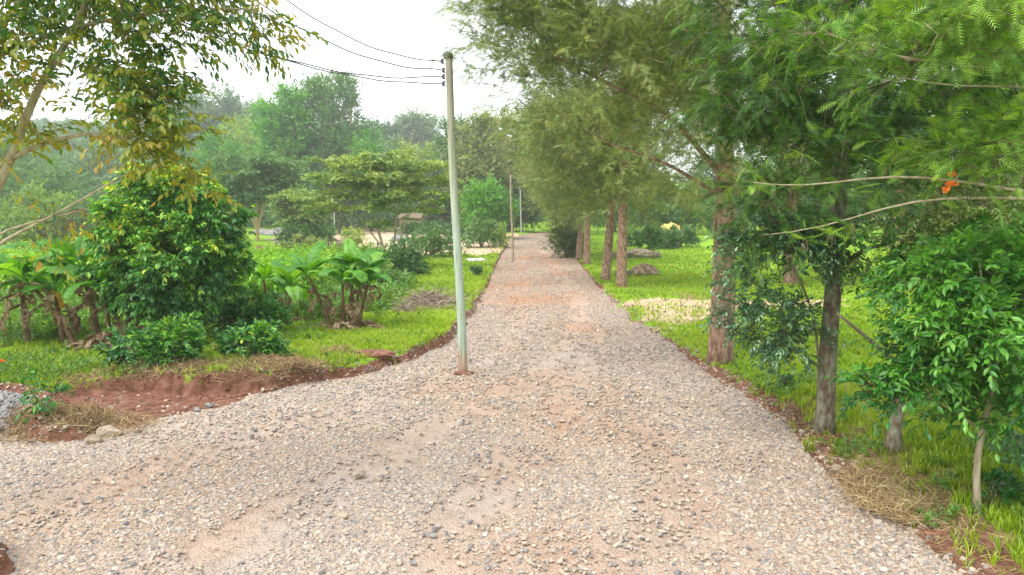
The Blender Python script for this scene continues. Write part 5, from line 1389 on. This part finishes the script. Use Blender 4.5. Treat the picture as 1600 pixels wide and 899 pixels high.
# ================================================================== FAR TREES
def far_tree(name, label, px, py_top, py_base, D, w_px, leafm, kind='round', bark='bark_grey', n=1100, tint=.5, leaf_sz=None, group='trees beyond the fields', base_gap=0, trunk_show=.25, gap=.36):
    base = at(px, py_base, D); base[2] = min(gz(base[0], base[1]), 1e9)
    top = at(px, py_top, D)[2]; H = top - base[2]; w = w_px * D / 1100 / 2
    t = thing(name, label, 'tree', base, group=group)
    ls = leaf_sz or max(.3, D * .0042)
    if kind == 'round':
        bl = [(0, 0, H * .62, w * .8, w * .8, H * .33), (-w * .4, 0, H * .5, w * .6, w * .6, H * .25), (w * .4, 0, H * .52, w * .6, w * .6, H * .27), (0, -w * .3, H * .36, w * .8, w * .7, H * .2), (w * .1, 0, H * .82, w * .5, w * .5, H * .17)]
    elif kind == 'tall':
        bl = [(w * q * .45, 0, H * z, w * r * .8, w * r * .8, H * .14) for q, z, r in ((-.7, .45, .8), (.6, .5, .8), (0, .62, .95), (-.8, .72, .6), (.8, .74, .65), (.1, .84, .7), (-.5, .9, .4), (.6, .92, .35), (0, .3, .8))]
    elif kind == 'flat':
        bl = [(w * q * .6, 0, H * z, w * r * .7, w * r * .7, H * .07) for q, z, r in ((0, .93, .8), (-.7, .86, .6), (.7, .86, .6), (0, .78, .9), (-.9, .70, .5), (.9, .70, .5), (-.3, .64, .7), (.5, .60, .6), (-.6, .5, .5), (.8, .5, .4), (0,.5,.6))]
    th = H * .8
    lim = []
    if kind == 'flat': lim = [[(0, 0, H * .15, .2), (-w * .25, 0, H * .5, .14), (-w * .5, 0, H * .7, .08)], [(0, 0, H * .12, .2), (w * .15, 0, H * .45, .14), (w * .4, 0, H * .7, .08)]]
    if kind == 'tall': lim = [[(0, 0, H * .1, .02 * H), (-w * .3, 0, H * .5, .015 * H), (-w * .5, 0, H * .8, .005 * H)], [(0, 0, H * .1, .02 * H), (w * .3, 0, H * .5, .013 * H), (w * .5, 0, H * .85, .005 * H)]]
    make_tree(t, [(0, 0, -.3, .024 * H), (0, 0, H * .3, .018 * H), (w * .05, 0, th, .006 * H)], bl, 110, n, 8, LEAF2, ls, leafm, M[bark], spray_len=ls * 3.2, droop=.15, alpha=.15, gap=gap, gs=max(1.5, H * .13),
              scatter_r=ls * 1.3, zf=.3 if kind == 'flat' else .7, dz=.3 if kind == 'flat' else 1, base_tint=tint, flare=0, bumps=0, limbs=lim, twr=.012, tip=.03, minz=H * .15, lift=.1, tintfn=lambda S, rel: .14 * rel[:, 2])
    return t
far = [
 ('acacia_tree', 'flat topped feathery green tree with forked yellow trunk', 402, 240, 374, 96, 170, 'leaf_mid', 'flat', 'bark_yellow', 2600, .62),
 ('eucalyptus_tree', 'tall loose crowned tree, closest to the flat topped one, first of three', 445, 128, 352, 150, 95, 'leaf_vivid', 'tall', 'bark_pale', 2000, .55),
 ('eucalyptus_tree', 'tall thin crowned tree in the middle of the three', 492, 120, 352, 155, 80, 'leaf_mid', 'tall', 'bark_pale', 1500, .75),
 ('eucalyptus_tree', 'tall airy tree with pale bare trunk, last of the three', 537, 122, 352, 150, 70, 'leaf_mid', 'tall', 'bark_pale', 1300, .6),
 ('round_tree', 'vivid green bushy tree in front of the tall three, behind the flat topped one', 350, 210, 352, 150, 100, 'leaf_vivid', 'round', 'bark_grey', 1300, .4),
 ('round_tree', 'yellow green domed tree on the slope under the grey hazy trees', 390, 190, 330, 185, 130, 'leaf_lime', 'round', 'bark_grey', 1300, .6),
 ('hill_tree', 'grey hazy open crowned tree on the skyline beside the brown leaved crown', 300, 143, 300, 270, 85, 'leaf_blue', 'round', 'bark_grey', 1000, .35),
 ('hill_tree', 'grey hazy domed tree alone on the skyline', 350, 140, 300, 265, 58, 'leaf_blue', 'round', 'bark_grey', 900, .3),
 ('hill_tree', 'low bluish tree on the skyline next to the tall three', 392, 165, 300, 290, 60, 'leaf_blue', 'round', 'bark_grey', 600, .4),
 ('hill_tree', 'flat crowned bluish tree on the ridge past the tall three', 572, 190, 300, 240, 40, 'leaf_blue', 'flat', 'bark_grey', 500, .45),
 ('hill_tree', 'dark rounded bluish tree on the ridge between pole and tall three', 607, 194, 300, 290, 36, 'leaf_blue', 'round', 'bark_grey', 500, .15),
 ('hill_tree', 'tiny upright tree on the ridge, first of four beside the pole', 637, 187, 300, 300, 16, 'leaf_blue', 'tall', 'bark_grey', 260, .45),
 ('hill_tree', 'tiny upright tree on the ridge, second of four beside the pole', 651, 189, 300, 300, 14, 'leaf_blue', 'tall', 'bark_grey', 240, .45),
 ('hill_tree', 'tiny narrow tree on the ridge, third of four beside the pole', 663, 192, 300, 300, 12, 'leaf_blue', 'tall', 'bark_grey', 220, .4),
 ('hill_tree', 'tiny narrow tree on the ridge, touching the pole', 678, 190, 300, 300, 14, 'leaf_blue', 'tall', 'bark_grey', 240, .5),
 ('round_tree', 'yellow green tree on the slope behind the layered tree', 650, 215, 350, 160, 100, 'leaf_lime', 'round', 'bark_pale', 1200, .7),
 ('round_tree', 'vivid green pointed tree behind the layered tree top', 580, 214, 352, 140, 62, 'leaf_vivid', 'round', 'bark_grey', 1000, .35),
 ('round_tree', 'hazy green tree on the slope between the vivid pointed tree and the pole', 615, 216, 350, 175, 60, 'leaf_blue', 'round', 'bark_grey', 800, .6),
 ('eucalyptus_tree', 'tall grey green willowy tree just past the pale pole', 745, 172, 362, 128, 95, 'frond_olive', 'tall', 'bark_grey', 2300, .62),
 ('eucalyptus_tree', 'tall grey green tree squeezed between the willowy one and the row', 795, 192, 362, 140, 75, 'frond_olive', 'tall', 'bark_grey', 1800, .7),
 ('eucalyptus_tree', 'dim tall tree hidden behind the pale pole', 710, 200, 362, 150, 70, 'leaf_mid', 'tall', 'bark_grey', 1500, .4),
 ('mango_tree', 'bright green dense round tree between the pale and brown poles', 757, 288, 366, 104, 84, 'leaf_vivid', 'round', 'bark_grey', 1300, .45),
 ('round_tree', 'dark tree beside the grey far pole at the road end', 815, 300, 366, 135, 50, 'leaf_mid', 'round', 'bark_grey', 900, .25),
 ('round_tree', 'small layered tree with pale trunk before the hedge, left of the layered one', 470, 300, 372, 88, 66, 'leaf_layer', 'flat', 'bark_pale', 1100, .45),
 ('round_tree', 'dark green tree at the wood edge behind the layered tree stems', 530, 262, 360, 118, 90, 'leaf_mid', 'round', 'bark_grey', 1100, .25),
 ('round_tree', 'dark bluish tree right behind the hut', 690, 290, 360, 135, 90, 'leaf_mid', 'round', 'bark_grey', 1100, .2),
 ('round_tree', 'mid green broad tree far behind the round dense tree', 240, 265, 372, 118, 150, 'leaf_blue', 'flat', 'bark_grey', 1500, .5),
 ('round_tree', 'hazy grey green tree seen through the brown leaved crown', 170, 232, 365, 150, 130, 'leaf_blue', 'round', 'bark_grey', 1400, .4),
 ('round_tree', 'green tree at the frame edge beyond the maize and dead boughs', 70, 255, 372, 110, 150, 'leaf_mid', 'round', 'bark_grey', 1500, .6),
 ('round_tree', 'pale green tree half hidden by the near leaning bough', 10, 215, 370, 140, 150, 'leaf_mid', 'round', 'bark_grey', 1400, .7),
 # right of the row
 ('round_tree', 'bushy light green tree at the back of the lawn near the clipped tree', 1020, 285, 372, 115, 90, 'leaf_mid', 'round', 'bark_grey', 1300, .7),
 ('round_tree', 'lime green tree behind the hay heap', 1085, 290, 372, 120, 80, 'leaf_lime', 'round', 'bark_grey', 1200, .4),
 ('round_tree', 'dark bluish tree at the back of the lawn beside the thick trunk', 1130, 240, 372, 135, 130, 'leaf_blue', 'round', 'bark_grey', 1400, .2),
 ('round_tree', 'pale green tree seen between thick trunk and nearest tree', 1165, 260, 372, 105, 80, 'leaf_mid', 'round', 'bark_grey', 1200, .7),
 ('round_tree', 'dim tree beyond the lawn past the nearest trunk', 1240, 235, 376, 110, 130, 'leaf_mid', 'round', 'bark_grey', 1400, .4),
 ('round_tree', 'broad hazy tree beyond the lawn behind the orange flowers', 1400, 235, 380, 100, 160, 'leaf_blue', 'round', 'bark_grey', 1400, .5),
 ('round_tree', 'mid green tree beyond the lawn at the frame edge', 1560, 240, 385, 90, 170, 'leaf_mid', 'round', 'bark_grey', 1400, .55),
 ('round_tree', 'dark tree behind the silver oak row, seen over the small round lawn tree', 960, 240, 372, 140, 110, 'leaf_mid', 'round', 'bark_grey', 1300, .3),
 ('silver_oak_tree', 'second line silver oak behind the nearest tree, over the lawn', 1400, -20, 410, 46, 300, 'frond_green', 'round', 'bark_red', 2200, .3),
 ('silver_oak_tree', 'second line silver oak at the frame edge over the lawn', 1620, -20, 415, 42, 320, 'frond_green', 'round', 'bark_red', 2200, .35),
 ('silver_oak_tree', 'second line silver oak behind the thick trunk and the nearest crown', 1235, -20, 420, 42, 230, 'frond_olive', 'round', 'bark_red', 1800, .35),
]
for (nm, lab, px, pt, pb_, D, w, lm, kd, bk, n, ti) in far:
    big = nm == 'silver_oak_tree'
    far_tree(nm, lab, px, pt, pb_, D, w, M[lm], kd, bk, n, ti, leaf_sz=.30 if big else None, gap=.40 if kd == 'tall' or big else .34, group='silver oak trees lining the road' if False else ('second line trees over the lawn' if big else 'trees beyond the fields'))

# far woods that read as one mass
def woods(name, label, pts, leafm, nl, mats_t=None):
    ch = []
    for x, y, H, w in pts:
        z0 = gz(x, y); n = nl
        P = in_blobs([(0, 0, H * .55, w, w, H * .40), (-w * .5, 0, H * .4, w * .7, w * .7, H * .3), (w * .5, 0, H * .45, w * .7, w * .7, H * .32)], n, .3, .34, 3)
        C = np.array([0, 0, H * .4]); A = norm(P - C + rng.normal(size=P.shape) * w * .7); N = rng.normal(size=P.shape) + [0, 0, .6]
        s = (.006 * y + .15) * (.7 + .7 * rng.random(n)); ti = .45 + .25 * (rng.random() - .5) + .1 * rng.normal(size=n)
        v, f, t = inst(*SPRIG, P + [x, y, z0], frames(A, N), s, np.clip(ti, 0, 1)); ch.append((v, f, t, 0))
        v, f = tube([(x, y, z0 - .3), (x, y, z0 + H * .5)], [.012 * H, .006 * H], 5); ch.append((v, f, None, 1))
    return tag(build(name, ch, [leafm, M['bark_grey']]), label, 'woodland', kind='stuff')
pts = []
for _ in range(300):
    y = rng.uniform(150, 400); x = rng.uniform(-.85 * y, -.03 * y)
    pts.append((x, y, rng.uniform(6, 10) , rng.uniform(4, 7)))
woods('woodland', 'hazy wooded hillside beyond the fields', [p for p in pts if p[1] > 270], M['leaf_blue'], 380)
woods('woodland', 'green wooded slope rising behind the fields', [p for p in pts if p[1] <= 270], M['leaf_mid'], 480)
pts = []
for _ in range(70):
    y = rng.uniform(128, 165); x = rng.uniform(-125, -3); pts.append((x, y, rng.uniform(6, 11), rng.uniform(3.5, 5.5)))
woods('woodland', 'darker green wood edge behind the sandy field', pts, M['leaf_mid'], 420)
pts = []
for _ in range(90):
    y = rng.uniform(120, 190); x = rng.uniform(12, 165); pts.append((x, y, rng.uniform(7, 14), rng.uniform(3.5, 6)))
for _ in range(26):
    y = rng.uniform(180, 215); x = rng.uniform(-14, 26); pts.append((x, y, rng.uniform(13, 20), rng.uniform(4, 6)))
woods('woodland', 'wood edge behind the lawn and across the road end', pts, M['leaf_mid'], 420)

# ================================================================== HAZE
hz_v, hz_f = box(-760, 760, -110, 1060, -3, 75)
hm, nt, new, ln = newmat('haze')
pv = new('ShaderNodeVolumePrincipled'); pv.inputs['Color'].default_value = (.93, .96, 1.0, 1); pv.inputs['Density'].default_value = .0006; pv.inputs['Anisotropy'].default_value = 0.2
o = new('ShaderNodeOutputMaterial'); ln(pv.outputs[0], o.inputs['Volume'])
tag(build('haze', [(hz_v, hz_f, None, 0)], [hm]), 'thin pale morning haze over the whole place', 'haze', kind='stuff')
